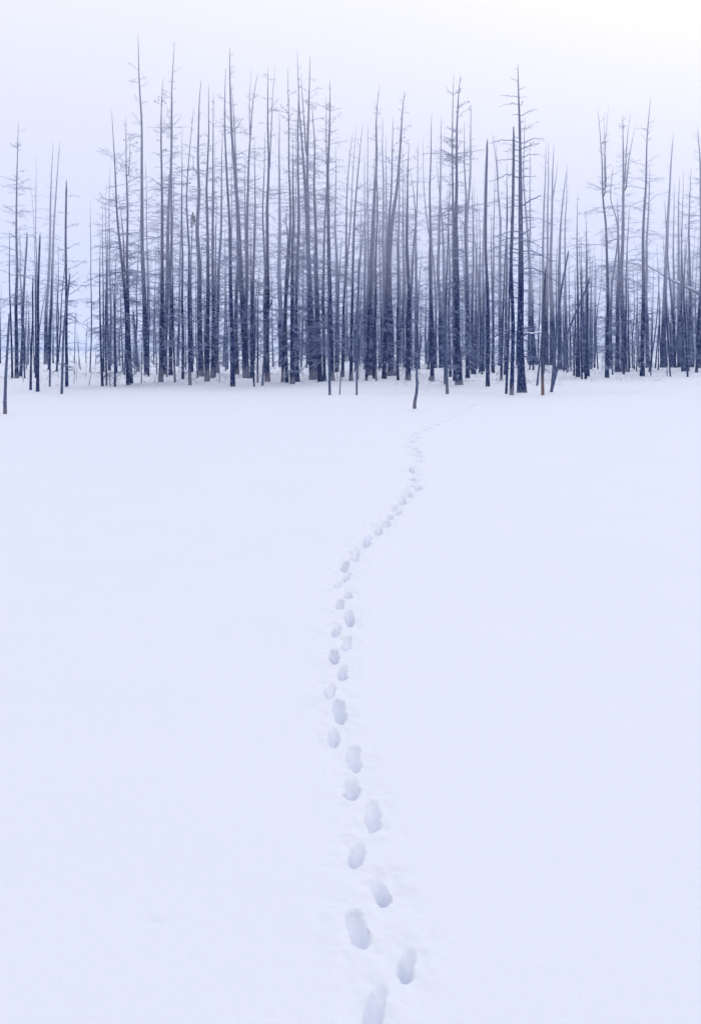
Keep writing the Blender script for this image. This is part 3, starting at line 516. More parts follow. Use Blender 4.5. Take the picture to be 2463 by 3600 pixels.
FOOT = [(0.108, 4.181, 0.053, 3.771, 0.07), (0.213, 4.415, 0.192, 4.147, 0.057), (0.013, 4.722, 0.04, 4.383, 0.076), (0.102, 5.022, 0.134, 4.722, 0.07), (0.041, 5.357, 0.016, 5.08, 0.07), (0.099, 5.882, 0.106, 5.448, 0.076), (0.002, 6.201, 0.006, 5.815, 0.077), (0.004, 6.696, 0.03, 6.231, 0.08), (-0.102, 7.0, -0.092, 6.614, 0.065), (-0.076, 7.543, -0.058, 7.032, 0.08), (-0.116, 7.904, -0.147, 7.476, 0.07), (-0.049, 8.37, -0.061, 7.938, 0.07), (-0.112, 8.817, -0.118, 8.324, 0.069), (-0.014, 9.203, -0.041, 8.733, 0.077), (-0.099, 9.605, -0.117, 9.158, 0.069), (-0.011, 10.176, -0.01, 9.526, 0.075), (-0.082, 10.596, -0.095, 10.054, 0.066), (-0.025, 11.026, -0.016, 10.5, 0.072), (-0.11, 11.407, -0.127, 10.974, 0.069), (-0.013, 11.984, -0.053, 11.365, 0.069), (-0.043, 12.386, -0.072, 11.907, 0.067), (0.052, 13.314, 0.04, 12.419, 0.083), (0.222, 14.215, 0.167, 13.372, 0.076), (0.345, 15.0, 0.338, 14.259, 0.08), (0.463, 15.374, 0.438, 14.879, 0.086), (0.531, 15.986, 0.5, 15.503, 0.075), (0.664, 16.441, 0.632, 15.931, 0.073), (0.637, 16.985, 0.611, 16.5, 0.072), (0.776, 18.047, 0.741, 17.048, 0.088), (0.918, 18.406, 0.88, 17.803, 0.078), (0.888, 18.78, 0.853, 18.225, 0.075), (1.079, 19.331, 1.066, 18.78, 0.109), (0.968, 19.786, 0.954, 19.21, 0.102), (1.119, 20.397, 1.095, 19.957, 0.082), (1.07, 20.764, 1.049, 20.352, 0.073), (1.163, 21.29, 1.132, 20.717, 0.09), (1.135, 22.319, 1.092, 21.488, 0.083), (1.108, 22.759, 1.084, 22.265, 0.075), (1.372, 24.062, 1.341, 23.511, 0.091), (1.448, 25.177, 1.417, 24.64, 0.083), (1.358, 25.525, 1.329, 24.973, 0.072), (1.486, 26.176, 1.453, 25.596, 0.08), (1.438, 27.018, 1.405, 26.4, 0.076), (1.29, 27.582, 1.269, 26.86, 0.104), (1.512, 29.057, 1.475, 28.344, 0.082), (1.645, 30.098, 1.608, 29.427, 0.092), (1.569, 31.007, 1.533, 30.295, 0.088), (1.752, 31.644, 1.716, 31.007, 0.09), (2.03, 33.118, 1.988, 32.421, 0.094), (2.261, 33.971, 2.204, 33.118, 0.096), (2.595, 35.676, 2.536, 34.868, 0.092), (2.941, 37.258, 2.871, 36.378, 0.096), (3.19, 38.34, 3.126, 37.561, 0.09), (3.475, 39.828, 3.402, 38.987, 0.094), (3.737, 41.25, 3.655, 40.349, 0.097), (4.177, 43.585, 4.081, 42.581, 0.092), (4.582, 46.2, 4.47, 45.073, 0.098), (4.97, 48.377, 4.843, 47.143, 0.102)]

# ------------------------------------------------------------------ the snow and the footprints pressed into it
def build_ground():
    rng = np.random.default_rng(3)
    ys = [-40, -25, -15, -8, -4, -1, 1, 2, 2.6, 3.0]
    y = 3.0
    while y < 60:
        y += max(0.010, 0.0024 * y)
        ys.append(y)
    while y < 200:
        y += 0.0045 * y
        ys.append(y)
    while y < 1700:
        y += 0.08 * y
        ys.append(y)
    ys = np.array(ys)
    s = [0.0]
    d = 0.007
    while s[-1] < 80:
        a = s[-1]
        d = 0.007 if a < 0.26 else 0.007 + (a - 0.26) * 0.06
        d = min(d, 0.45)
        s.append(a + d)
    while s[-1] < 1500:
        s.append(s[-1] * 1.25)
    s = np.array(s)
    s = np.concatenate([-s[:0:-1], s])
    fp = np.array(FOOT)
    cy = (fp[:, 1] + fp[:, 3]) / 2
    cx = (fp[:, 0] + fp[:, 2]) / 2
    o = np.argsort(cy)
    ky, kx = cy[o], cx[o]
    # running centre of the trail
    kx = np.convolve(np.pad(kx, 2, 'edge'), np.ones(5) / 5, 'valid')
    tx = np.interp(ys, ky, kx)
    X = tx[:, None] + s[None]
    Y = np.repeat(ys[:, None], len(s), 1)
    Z = ground_z(X, Y)
    depth = np.zeros_like(Z)
    owner = np.full(Z.shape, -1)
    near = np.full(Z.shape, 9.0)
    for i, (x0, y0, x1, y1, w) in enumerate(fp):     # far end, near end
        L = y0 - y1
        if y0 > 12:                                  # further off the prints are scuffed longer and wider
            y0, y1, w, L = y0 + .14 * L, y1 - .1 * L, w * 1.2, L * 1.24
        far_w = 1 if y0 < 25 else 1.15
        m = np.where((ys > y1 - 0.7) & (ys < y0 + 0.7))[0]
        if not len(m):
            continue
        sl = slice(m[0], m[-1] + 1)
        xx, yy = X[sl], Y[sl]
        t = (yy - y1) / L                            # 0 at the near lip, 1 at the far lip
        xc = x1 + (x0 - x1) * t
        wob = (vnoise(yy * 22 + i * 7, xx * 0 + i, 11) - 0.5) * 0.5 + (vnoise(yy * 60 + i * 7, xx * 30 + i, 12) - 0.5) * 0.22
        u = (xx - xc) / (w * 0.48 * far_w) + wob
        # blunt pointed at the near end, rounded at the far end
        tt = np.clip(t, 0, 1)
        hw = np.clip((tt / 0.22), 0, 1) ** 0.6 * np.clip((1 - tt) / 0.25, 0, 1) ** 0.5
        e = np.where((t > 0) & (t < 1), np.abs(u) / np.maximum(hw, 0.02), 9)
        wall = np.where(e < 1, (1 - np.minimum(e, 1) ** 2.2) ** 1.15, 0)
        prof = np.clip((1.0 - tt) / 0.75, 0, 1) ** 0.9 * sstep(1 - tt, -.04, .12)
        nearw = sstep(tt, 0.0, 0.10)
        dd = wall * prof * nearw * (DEPTH + 0.02 * math.sin(i * 2.3)) * min(1.0, w / 0.07) * (0.6 if y0 > 38 else 1.3 if y0 > 8 else 1.0)
        dsub, osub = depth[sl], owner[sl]
        k = dd > dsub
        dsub[k] = dd[k]
        osub[k & (dd > 0.012)] = i
        r = np.hypot(np.maximum(np.abs((xx - xc)) - w * 0.5, 0), np.maximum(np.maximum(y1 - yy, yy - y0), 0))
        near[sl] = np.minimum(near[sl], r)
    # crumbs and pushed-up snow beside the prints
    c1 = vnoise(X * 38, Y * 30, 21) - 0.5
    c2 = vnoise(X * 16, Y * 12, 22) - 0.5
    c3 = vnoise(X * 7, Y * 5, 23) - 0.4
    fall = np.exp(-(near / 0.11) ** 2)
    mid = np.clip((Y - 9) / 14, 0, 1)
    Z = Z - np.exp(-(near / 0.07) ** 2) * (0.006 + 0.018 * mid) * (0.5 + vnoise(X * 9, Y * 3, 31))
    amp = 1 + 0.6 * mid
    rim = amp * fall * (c1 * 0.008 + c2 * 0.020 + c3 * 0.026 + 0.003)
    Z = Z + rim * (depth < 0.01) - depth + (depth > 0.01) * (c1 * 0.006 + c2 * 0.01)
    # low mounds of snow heaped round the feet of the front trunks
    for t_ in TREES:
        if t_[2] < 80:
            j0, j1 = np.searchsorted(ys, (t_[2] - 2.5, t_[2] + 2.5))
            hm = 0.05 + 0.25 * t_[3]
            rm = 0.35 + 1.6 * t_[3]
            Z[j0:j1] += hm * np.exp(-((X[j0:j1] - t_[1]) / rm) ** 2 - ((Y[j0:j1] - t_[2]) / rm) ** 2)
    # three small dents where clots of snow fell
    for dx, dy, rr, dp in ((0.90, 5.86, 0.015, 0.01), (8.19, 14.0, 0.30, 0.012), (-1.0, 9.3, 0.05, 0.015), (-3.2, 5.2, 0.04, 0.012), (11.6, 41, .5, .05), (-0.75, 4.6, .03, .012)):
        Z -= dp * np.exp(-(((X - dx) / rr) ** 2 + ((Y - dy) / (rr * 0.9)) ** 2))
    ny, nx = Z.shape
    idx = np.arange(ny * nx).reshape(ny, nx)
    quads = np.stack([idx[:-1, :-1], idx[:-1, 1:], idx[1:, 1:], idx[1:, :-1]], -1).reshape(-1, 4)
    V = np.stack([X, Y, Z], -1)
    # vertex normals of the whole sheet, kept on both sides of every cut
    du = np.gradient(V, axis=1)
    dv = np.gradient(V, axis=0)
    Nn = np.cross(du, dv)
    Nn /= np.linalg.norm(Nn, axis=2, keepdims=True)
    V, Nn = V.reshape(-1, 3), Nn.reshape(-1, 3)
    fo = owner.reshape(-1)[quads].max(1)

    def piece(name, sel, loc=(0, 0, 0)):
        q = quads[sel]
        u, inv = np.unique(q, return_inverse=True)
        ob = mesh_obj(name, V[u] - np.array(loc), inv.reshape(-1, 4), M_SNOW)
        ob.location = loc
        ob.data.normals_split_custom_set_from_vertices(Nn[u].tolist())
        return ob
    g = piece('snow_ground', fo < 0)
    g['kind'] = 'structure'
    g['label'] = 'smooth untouched snow field running up to the wood'
    labs = FOOT_LABELS
    for i in range(len(fp)):
        sel = fo == i
        if sel.sum() < 4:
            continue
        p = piece('footprint', sel, (float(cx[i]), float(cy[i]), 0))
        p['label'] = labs[i]
        p['category'] = 'footprint'
        p['group'] = 'footprints of the winding trail'
    return g


DEPTH = 0.078
_o = 'first second third fourth fifth sixth seventh eighth ninth tenth eleventh twelfth thirteenth fourteenth fifteenth sixteenth seventeenth eighteenth nineteenth twentieth'.split()
FOOT_LABELS = []
_ord = sorted(range(len(FOOT)), key=lambda i: FOOT[i][3])
_rank = {i: r for r, i in enumerate(_ord)}
for i, f in enumerate(FOOT):
    r = _rank[i]
    if r == 0:
        FOOT_LABELS.append('deep footprint in snow cut off by the bottom edge of the photo')
    elif r < 20:
        FOOT_LABELS.append('deep bluish footprint in snow, ' + _o[r] + ' one up from the bottom edge')
    elif f[1] < 24.5:
        FOOT_LABELS.append('shallow footprint in snow, ' + _o[min(r - 20, 19)] + ' one on the slant up to the right')
    elif f[1] < 34:
        n_up = sum(1 for g in FOOT if g[1] >= 24.5 and g[1] < 34 and g[3] < f[3])
        FOOT_LABELS.append('small jumbled footprint in the upright stretch below the crooked stick, ' + _o[n_up] + ' going up')
    else:
        n_up = sum(1 for g in FOOT if g[1] >= 34 and g[3] < f[3])
        FOOT_LABELS.append('tiny faint footprint, ' + _o[n_up] + ' one after the trail bends right to the great pine')
assert len(set(FOOT_LABELS)) == len(FOOT_LABELS)
build_ground()


# ------------------------------------------------------------------ trees
def resample(P, n, jitter=0.0, rng=None):
    """smooth path through the points P [(x, y, z)] with n samples"""
    P = np.array(P, float)
    t = np.concatenate([[0], np.cumsum(np.linalg.norm(np.diff(P, axis=0), axis=1))])
    t /= t[-1]
    u = np.linspace(0, 1, n)
    if len(P) > 2:
        m = np.gradient(P, t, axis=0)
        i = np.clip(np.searchsorted(t, u, 'right') - 1, 0, len(P) - 2)
        h = (t[i + 1] - t[i])[:, None]
        s = ((u - t[i])[:, None]) / h
        out = (2 * s**3 - 3 * s**2 + 1) * P[i] + (s**3 - 2 * s**2 + s) * h * m[i] + (-2 * s**3 + 3 * s**2) * P[i + 1] + (s**3 - s**2) * h * m[i + 1]
    else:
        out = P[0] + (P[1] - P[0]) * u[:, None]
    if jitter and rng is not None:
        k = max(4, n // 5)
        for a in (0, 1):
            w = np.interp(u, np.linspace(0, 1, k), rng.normal(0, jitter, k))
            out[:, a] += w * np.sin(np.pi * u) ** 0.5
    return out


def trunk_mesh(acc, path, r0, rng, taper=0.85, tip=0.006, flare=0.0, sides=9, broken=False, grow=1.0):
    n = len(path)
    u = np.linspace(0, 1, n)
    z = path[:, 2] - path[0, 2]
    rad = r0 * ((1 - u) ** taper * 0.96 + 0.04)
    if broken:
        rad = r0 * (1 - 0.45 * u)
        rad[-1] *= 0.55
    rad = np.maximum(rad, tip)
    rad = rad * (1 + (0.22 + flare) * np.exp(-np.maximum(z - 0.35, 0) / (0.30 + flare * 0.6)))
    rad *= 1 + rng.normal(0, 0.03, n)
    v, q = tubes(path[None], rad[None], sides)
    v = v.reshape(n, sides, 3)
    # fluted, slightly uneven section
    ang = np.arange(sides)
    lob = 1 + 0.07 * np.sin(ang * 2.4 + rng.uniform(0, 6)) + 0.05 * rng.normal(0, 1, sides)
    v = path[:, None] + (v - path[:, None]) * lob[None, :, None]
    if broken:
        v[-1, :, 2] += rng.uniform(-0.15, 0.35, sides) * min(1, r0 * 8)
    acc.add(v.reshape(-1, 3), q)
    return rad


def limbs(path, rad, H, b, rng, Lmax, z0, opt, acc, detail=1.0, twigs=True, fat=1.0):
    """dead limbs with side twigs, drooping low down and rising near the top"""
    zs = path[:, 2]
    top = zs[-1]
    if top <= z0 + 0.3:
        return
    n = int((top - z0) * 13.5 * b * detail)
    n = min(max(n, 0), 520)
    if n == 0:
        return
    # whorls: limbs gather at uneven heights
    nw = max(3, int((top - z0) / 0.32))
    wh = np.sort(rng.uniform(z0, top * 0.985, nw))
    hz = wh[rng.integers(0, nw, n)] + rng.normal(0, 0.05, n)
    hz = np.clip(hz, z0, top * 0.99)
    t = hz / top
    keep = rng.random(n) < np.interp(t, [0, .15, .35, .7, 0.9, 1], [.8, 1, .88, .55, .35, .3])
    hz, t = hz[keep], t[keep]
    n = len(hz)
    if n == 0:
        return
    c = np.stack([np.interp(hz, zs, path[:, k]) for k in range(3)], 1)
    tr = np.interp(hz, zs, rad)
    az = rng.uniform(0, 2 * math.pi, n)
    L = Lmax * np.interp(t, [0, .12, .4, .75, .93, 1], [.55, .9, 1, .65, .32, .10]) * rng.choice([0.18, .4, .7, 1.0, 1.35], n, p=[.26, .28, .28, .15, .03])
    L *= rng.uniform(.75, 1.2, n)
    L = np.maximum(L, .06)
    el = np.interp(t, [0, .3, .7, 1], [R(-4), R(8), R(18), R(40)]) + rng.normal(0, R(13), n)
    K = 6
    s = np.linspace(0, 1, K)
    droop = np.interp(t, [0, .5, 1], [.42, .34, .05]) * rng.uniform(.2, 1.6, n)
    dirx, diry = np.cos(az), np.sin(az)
    curl = rng.normal(0, .22, n)
    P = np.zeros((n, K, 3))
    rr_ = L[:, None] * s
    side = rr_ * curl[:, None] * s
    P[..., 0] = c[:, 0:1] + dirx[:, None] * rr_ * np.cos(el)[:, None] - diry[:, None] * side
    P[..., 1] = c[:, 1:2] + diry[:, None] * rr_ * np.cos(el)[:, None] + dirx[:, None] * side
    P[..., 2] = c[:, 2:3] + rr_ * np.sin(el)[:, None] - (droop * L)[:, None] * s ** 2 + np.where(rng.random(n) < .3, .12, 0)[:, None] * L[:, None] * s ** 4
    P[:, 1:] += rng.normal(0, .022, (n, K - 1, 3)) * L[:, None, None]
    r0 = np.clip(0.0042 + L * 0.0072, 0.004, np.maximum(tr * .55, .006))
    acc.tubes(P, fat * r0[:, None] * np.linspace(1, .45, K)[None], 4)
    tips = P[:, -1]
    if twigs:
        per = 12 if detail >= 1 else 8
        big = np.where(L > 0.35)[0]
        f = rng.uniform(.22, 1, (len(big), per))
        idx = f * (K - 1)
        i0 = np.minimum(idx.astype(int), K - 2)
        fr = (idx - i0)[..., None]
        B = P[big][np.arange(len(big))[:, None], i0] * (1 - fr) + P[big][np.arange(len(big))[:, None], i0 + 1] * fr
        D = P[big, -1] - P[big, 0]
        D /= np.linalg.norm(D, axis=1, keepdims=True)
        S = np.stack([-D[:, 1], D[:, 0], np.zeros(len(big))], 1)
        sg = rng.choice([-1, 1], (len(big), per))[..., None]
        m = len(big) * per
        tdir = D[:, None] * rng.uniform(.2, 1, (len(big), per, 1)) + S[:, None] * sg * rng.uniform(.4, 1, (len(big), per, 1))
        tdir[..., 2] += rng.normal(-.12, .35, (len(big), per))
        tl = L[big][:, None] * rng.uniform(.12, .42, (len(big), per)) * (1.15 - .5 * f)
        B = B.reshape(m, 3)
        Tn = (tdir * tl[..., None]).reshape(m, 3)
        TP = np.stack([B, B + Tn * .5 + rng.normal(0, .05, (m, 3)) * tl.reshape(m, 1), B + Tn + np.array([0, 0, -1.]) * (tl.reshape(m, 1) * rng.uniform(-.1, .35, (m, 1)))], 1)
        acc.tubes(TP, np.broadcast_to(np.array([.0054, .0046, .0032]) * fat, (m, 3)) * rng.uniform(.8, 1.35, (m, 1)), 3)
        tips = np.concatenate([tips, TP[::3, -1]])
    cone = opt.get('cone', 0)
    if cone:
        up = tips[(tips[:, 2] > top * (.62 if cone > 1 else .75)) & (tips[:, 2] < top * (.99 if cone > 1 else .93))]
        if len(up):
            up = up[rng.permutation(len(up))[: 9 * cone]]
            acc.blobs(up, rng.uniform(.028, .05, len(up)), rng)


def special_limb(acc, start, pts, r, rng, twig=True, per=14):
    P = resample([start] + [tuple(np.array(start) + np.array(p)) for p in pts], 14)
    P[1:] += rng.normal(0, .02, (13, 3))
    acc.tubes(P[None], (r * np.linspace(1, .3, 14))[None], 6)
    if twig:
        L = np.linalg.norm(P[-1] - P[0])
        k = rng.integers(3, 14, per)
        B = P[k]
        D = (P[-1] - P[0]) / L
        T = D[None] * rng.uniform(.1, .9, (per, 1)) + rng.normal(0, .5, (per, 3))
        T[:, 2] -= .2
        l = L * rng.uniform(.08, .25, (per, 1))
        TP = np.stack([B, B + T * l * .5, B + T * l], 1)
        acc.tubes(TP, np.broadcast_to(np.array([.009, .007, .004]), (per, 3)), 3)
    return P


def snow_ridge(name, path, r, parent, rng, a=0.0, b=1.0):
    """snow lying along the top of a limb"""
    n = len(path)
    i0, i1 = int(a * (n - 1)), int(b * (n - 1)) + 1
    P = resample([tuple(p) for p in path[i0:i1]], 22)
    lump = r * (0.7 + 0.6 * np.abs(rng.normal(0, 1, 22).cumsum() * 0.15 % 1.0))
    lump[0] = lump[-1] = r * .15
    P = P + np.array([0, 0, 1.0]) * (lump[:, None] * 0.9)
    v, q = tubes(P[None], lump[None], 7)
    return mesh_obj(name, v, q, M_SNOW, parent)


def make_tree(kind, x, y, r, P, opt, label, seed, detail=1.0):
    rng = np.random.default_rng(seed)
    name = {'tree': 'dead_pine', 'pole': 'bare_pole', 'stick': 'broken_snag', 'twig': 'sapling'}[kind]
    cat = {'tree': 'dead tree', 'pole': 'dead tree', 'stick': 'snag', 'twig': 'sapling'}[kind]
    root = bpy.data.objects.new(name, None)
    root.empty_display_size = 0.5
    col.objects.link(root)
    root.location = (x, y, float(ground_z(x, y)))
    root['label'] = label
    root['category'] = cat
    root['group'] = {'tree': 'tall dead pines of the snowbound wood', 'pole': 'bare thin poles among the dead pines',
                     'stick': 'broken snags at the edge of the wood', 'twig': 'small saplings in the snow'}[kind]
    H = P[-1][1]
    dy = rng.normal(0, .02) * H
    pts = [(p[0], dy * max(p[1], 0) / max(H, .1), p[1]) for p in P]
    n = int(min(max(10, H * 2.2), 46))
    knobby = opt.get('knobs')
    path = resample(pts, n, 0.007 * H ** .5 + .006, rng)
    acc = Acc()
    broken = bool(opt.get('brk'))
    sides = 12 if opt.get('flare') else (9 if kind != 'twig' else 5)
    rad = trunk_mesh(acc, path, r * (1.06 if kind == 'tree' else 1.08), rng, flare=.35 if opt.get('flare') else (.1 if kind == 'tree' else 0),
                     sides=sides, broken=broken or kind == 'stick', taper=.8 if kind == 'tree' else .55)
    if opt.get('knobs') or (kind == 'stick' and r > .045):
        m = 7 if knobby else 4
        k = rng.integers(2, n - 1, m)
        a = rng.uniform(0, 6.28, m)
        S = np.stack([path[k], path[k] + np.stack([np.cos(a) * r * 1.7, np.sin(a) * r * 1.7, np.full(m, r * .5)], 1)], 1)
        acc.tubes(S, np.stack([np.full(m, r * .45), np.full(m, r * .22)], 1), 6)
    grey = kind == 'stick'
    mat = M_ORANGE if opt.get('brown') else (M_GREY if grey else M_BARK)
    tk = acc.build('trunk', mat, root)
    tk['bare_height'] = float(opt.get('sock', 0)) * .55
    paths = [(path, rad)]
    for L in opt.get('lead', []):
        a2 = Acc()
        lp = resample([(p[0], 0.03 + .02 * i, p[1]) for i, p in enumerate(L)], 18, .008, rng)
        z0 = lp[0, 2]
        r_at = float(np.interp(z0, path[:, 2], rad))
        lp[0, 0] = np.interp(z0, path[:, 2], path[:, 0])
        lp[0, 1] = np.interp(z0, path[:, 2], path[:, 1])
        rl = trunk_mesh(a2, lp, r_at * .72, rng, sides=7)
        lo = a2.build('leader', mat, root)
        lo['bare_height'] = 0.0
        paths.append((lp, rl))
    b = opt.get('b', 0)
    a3 = Acc()
    Lm = min(0.40 + H * .09, 1.85) * (1.25 if opt.get('long') else 1) * (.55 if kind == 'pole' else .4 if kind in ('stick', 'twig') else 1)
    if b > 0:
        limbs(path, rad, H, b * (.5 if opt.get('long') == 2 else 1), rng, Lm, H * (.06 if H < 6 else .07) + .25, opt, a3, detail)
        if kind == 'tree' and b >= .6 and H > 9 and not opt.get('long') == 2:
            # a thicket of short frosted twigs low on the trunk
            kk = path[:, 2] < min(10.5, H * .58)
            ax = Acc()
            limbs(path[kk], rad[kk], H, b * 1.0, rng, .9, .7, {}, ax, detail, fat=1.7)
            if ax.n:
                ax.build('lower_crown', M_FROST, root)
        for lp, rl in paths[1:]:
            limbs(lp, rl, H, b * .6, rng, Lm * .5, lp[0, 2] + .3, opt, a3, detail)
    def on(z):
        return tuple(np.interp(z, path[:, 2], path[:, k]) for k in range(3))
    if opt.get('V'):
        zv = H * .74 if H > 14 else H * .84
        for sx in (-1, 1):
            special_limb(a3, on(zv + .1 * sx), [(sx * .35, .1, .3), (sx * .8, .2, 1.0)], .03, rng, False)
    if opt.get('arm'):
        special_limb(a3, on(H * .68), [(-.25, .05, .25), (-.4, .1, 1.2)], .05, rng, False)
    if opt.get('long') == 2:
        # the great pine: level limbs far out to both sides
        for z, dx, dz, rr in ((15.85, -0.4, 0.2, 0.015), (15.4, 0.42, 0.18, 0.016), (15.03, -0.9, 0.1, 0.02), (14.67, -0.8, 0.0, 0.02), (15.0, 0.4, 0.12, 0.015), (14.55, 0.27, 0.4, 0.02), (14.1, 0.9, 0.35, 0.022), (14.16, -0.36, 0.0, 0.02), (13.75, 0.22, 0.15, 0.022), (13.4, 0.27, 0.1, 0.022), (12.7, 1.25, 0.28, 0.032), (12.75, -1.55, 0.0, 0.03), (12.4, 0.95, 0.3, 0.03), (12.35, -0.6, 0.15, 0.025), (12.0, 0.95, 0.17, 0.028), (12.0, -0.4, 0.2, 0.025), (11.7, 0.5, 0.17, 0.025), (11.8, -1.25, 0.0, 0.026), (11.3, 0.5, 0.2, 0.025), (11.0, -1.55, -0.2, 0.034), (10.95, 0.75, 0.1, 0.03), (10.3, 0.4, 0.05, 0.03), (9.55, 1.0, 0.5, 0.055), (9.5, -0.9, -0.1, 0.03), (8.9, 0.68, 0.06, 0.045), (8.2, -1.45, -0.3, 0.036), (7.9, -1.1, -0.15, 0.034), (7.3, -1.1, -0.1, 0.034), (4.85, -1.4, -0.4, 0.036), (3.15, -2.2, -0.85, 0.045), (8.05, 0.75, 0.5, 0.045), (7.75, 1.1, -0.3, 0.03), (7.2, 1.65, -0.45, 0.036), (6.35, 2.1, -0.85, 0.038), (3.25, 0.85, 0.2, 0.06), (2.2, 0.95, -0.5, 0.034), (1.9, 1.5, -0.85, 0.036), (5.6, -0.5, 0.1, 0.04), (6.5, -0.45, 0.05, 0.03), (2.6, -0.5, -0.05, 0.045), (5.2, 0.4, 0.1, 0.03), (10.0, -0.4, 0.1, 0.03), (13.0, -0.3, 0.1, 0.02)):
            if z < H * .97:
                special_limb(a3, on(z), [(dx * .3, .05, .1 * abs(dx) + dz * .15), (dx * .65, .1, dz * .6 + .09 * abs(dx)), (dx, rng.normal(0, .2), dz)], rr, rng, abs(dx) > .6, 7)
    if opt.get('knob'):
        top = path[-1]
        ck = top[None] + rng.normal(0, 1, (26, 3)) * np.array([.09, .09, .2])
        ka = Acc()
        ka.blobs(ck, rng.uniform(.05, .11, 26), rng)
        for _ in range(6):
            special_limb(ka, tuple(top + rng.normal(0, .05, 3)), [(rng.normal(0, .18), rng.normal(0, .18), rng.uniform(.0, .35))], .02, rng, False)
        ko = ka.build('ragged_knob', M_CLUMP, root)
    if a3.n:
        a3.build('crown', M_LIMB, root)
    if opt.get('snow'):
        top = path[-1]
        ka = Acc()
        ka.blobs(top[None] + np.array([[0, 0, .05], [.09, 0, .02], [-.08, .03, 0]]), np.array([.16, .12, .11]), rng)
        ka.build('snow_cap', M_SNOW, root)
    if opt.get('loglimb'):
        a4 = Acc()
        lp = special_limb(a4, on(6.3), [(-1.1, -.8, .45), (-2.6, -1.6, .95), (-4.4, -2.2, 1.9), (-5.6, -2.6, 2.6)], .085, rng, True, 24)
        lb = a4.build('long_limb', M_LIMB, root)
        snow_ridge('limb_snow', lp, .085, lb, rng, .12, .6)
    if opt.get('long') == 2:
        a4 = Acc()
        lp = special_limb(a4, on(3.0), [(.3, -.05, .1), (.7, -.1, .12), (1.25, -.1, .16)], .05, rng, True, 8)
        lb = a4.build('snowy_limb', M_LIMB, root)
        snow_ridge('limb_snow', lp, .045, lb, rng, .25, .95)
    return root


for i, (kind, x, y, r, P, opt, label) in enumerate(TREES):
    make_tree(kind, x, y, r, P, opt, label, 100 + i, 1.0 if y < 110 else .75)


# ------------------------------------------------------------------ the deeper wood: more dead pines fading into the fog
def copy_tree(root):
    c = root.copy()
    col.objects.link(c)
    for ch in root.children:
        d = ch.copy()
        col.objects.link(d)
        d.parent = c
    return c


random.seed(21)
protos = []
for k in range(9):
    H = random.uniform(11, 21)
    P = [(0, -.4)] + [(random.gauss(0, .12) * f * 2, H * f) for f in (.3, .6, 1.0)]
    p = make_tree('tree', 0, 0, H * .0065 + .015, P, {'b': random.choice([1.0, 1.3, 1.5]), 'long': 1 if k % 3 == 0 else 0}, '', 900 + k, .8)
    protos.append(p)
nf = 0
far_pines = []
for k in range(1200):
    if nf >= FILL:
        break
    y = random.choice([random.uniform(84, 125), random.uniform(100, 185)])
    px = random.choices([(60, 235), (350, 700), (700, 1250), (1250, 1900), (1900, 2080), (2080, 2500)], [8, 9, 14, 34, 18, 36])[0]
    x = (random.uniform(*px) - 1231.5) * y / 4200
    o = protos[nf] if nf < len(protos) else copy_tree(random.choice(protos))
    o.location = (x, y, float(ground_z(x, y)))
    s = random.uniform(.42, 1.0)
    if px[0] in (60, 2080, 1900):
        s = random.uniform(.3, .72)
    if nf < len(protos):
        s = min(s, .9)
    o.scale = (s, s, s)
    o.rotation_euler = (R(random.gauss(0, 1.5)), R(random.gauss(0, 1.6)), random.uniform(0, 6.28))
    o['label'] = 'pale misty dead pine deep in the wood, its thin trunk lost among others'
    o['group'] = 'misty pines deep in the wood'
    far_pines.append(o)
    nf += 1

# saplings poking from the drifts
sp = []
for k in range(5):
    H = random.uniform(2.0, 4.5)
    P = [(0, -.3), (random.gauss(0, .1), H * .5), (random.gauss(0, .35), H)]
    sp.append(make_tree('twig', 0, 0, .02, P, {'b': 1.2}, '', 700 + k))
saplings = []
for k in range(46):
    y = random.uniform(72, 135)
    x = (random.uniform(30, 2450) - 1231.5) * y / 4200
    o = sp[k] if k < 5 else copy_tree(sp[k % 5])
    o.location = (x, y, float(ground_z(x, y)))
    s = random.uniform(.35, 1.0)
    o.scale = (s, s, s)
    o.rotation_euler = (0, R(random.gauss(0, 8)), random.uniform(0, 6.28))
    o['label'] = 'small thin twiggy sapling poking out of the drifted snow inside the wood'
    o['group'] = 'twiggy saplings inside the wood'
    saplings.append(o)

ORD = _o + ['twenty-' + w for w in _o[:9]] + ['thirtieth'] + ['thirty-' + w for w in _o[:9]] + ['fortieth'] + ['forty-' + w for w in _o[:9]]
ZONES = [(-1e9, 330, 'at the far left'), (330, 700, 'around the tallest spire'), (700, 1250, 'behind the thick leaning pine'), (1250, 1600, 'behind the pine curving right'),
         (1600, 1800, 'behind the near-black pine'), (1800, 1930, 'behind the great pine'), (1930, 2110, 'behind the slanting trunk'), (2110, 2290, 'behind the stout forked pine'), (2290, 1e9, 'by the right edge')]


def zone_labels(items, size, text):
    """one label each: size, the landmark they stand behind, and their rank from the left there"""
    px = lambda o: 1231.5 + o.location.x / o.location.y * 4200
    for lo, hi, where in ZONES:
        cls = {}
        for o in sorted((o for o in items if lo <= px(o) < hi), key=px):
            cls.setdefault(size(o), []).append(o)
        for s_, lst in cls.items():
            for k_, o in enumerate(lst):
                o['label'] = text % s_ + ' ' + where + ', ' + ORD[k_] + ' from the left there'


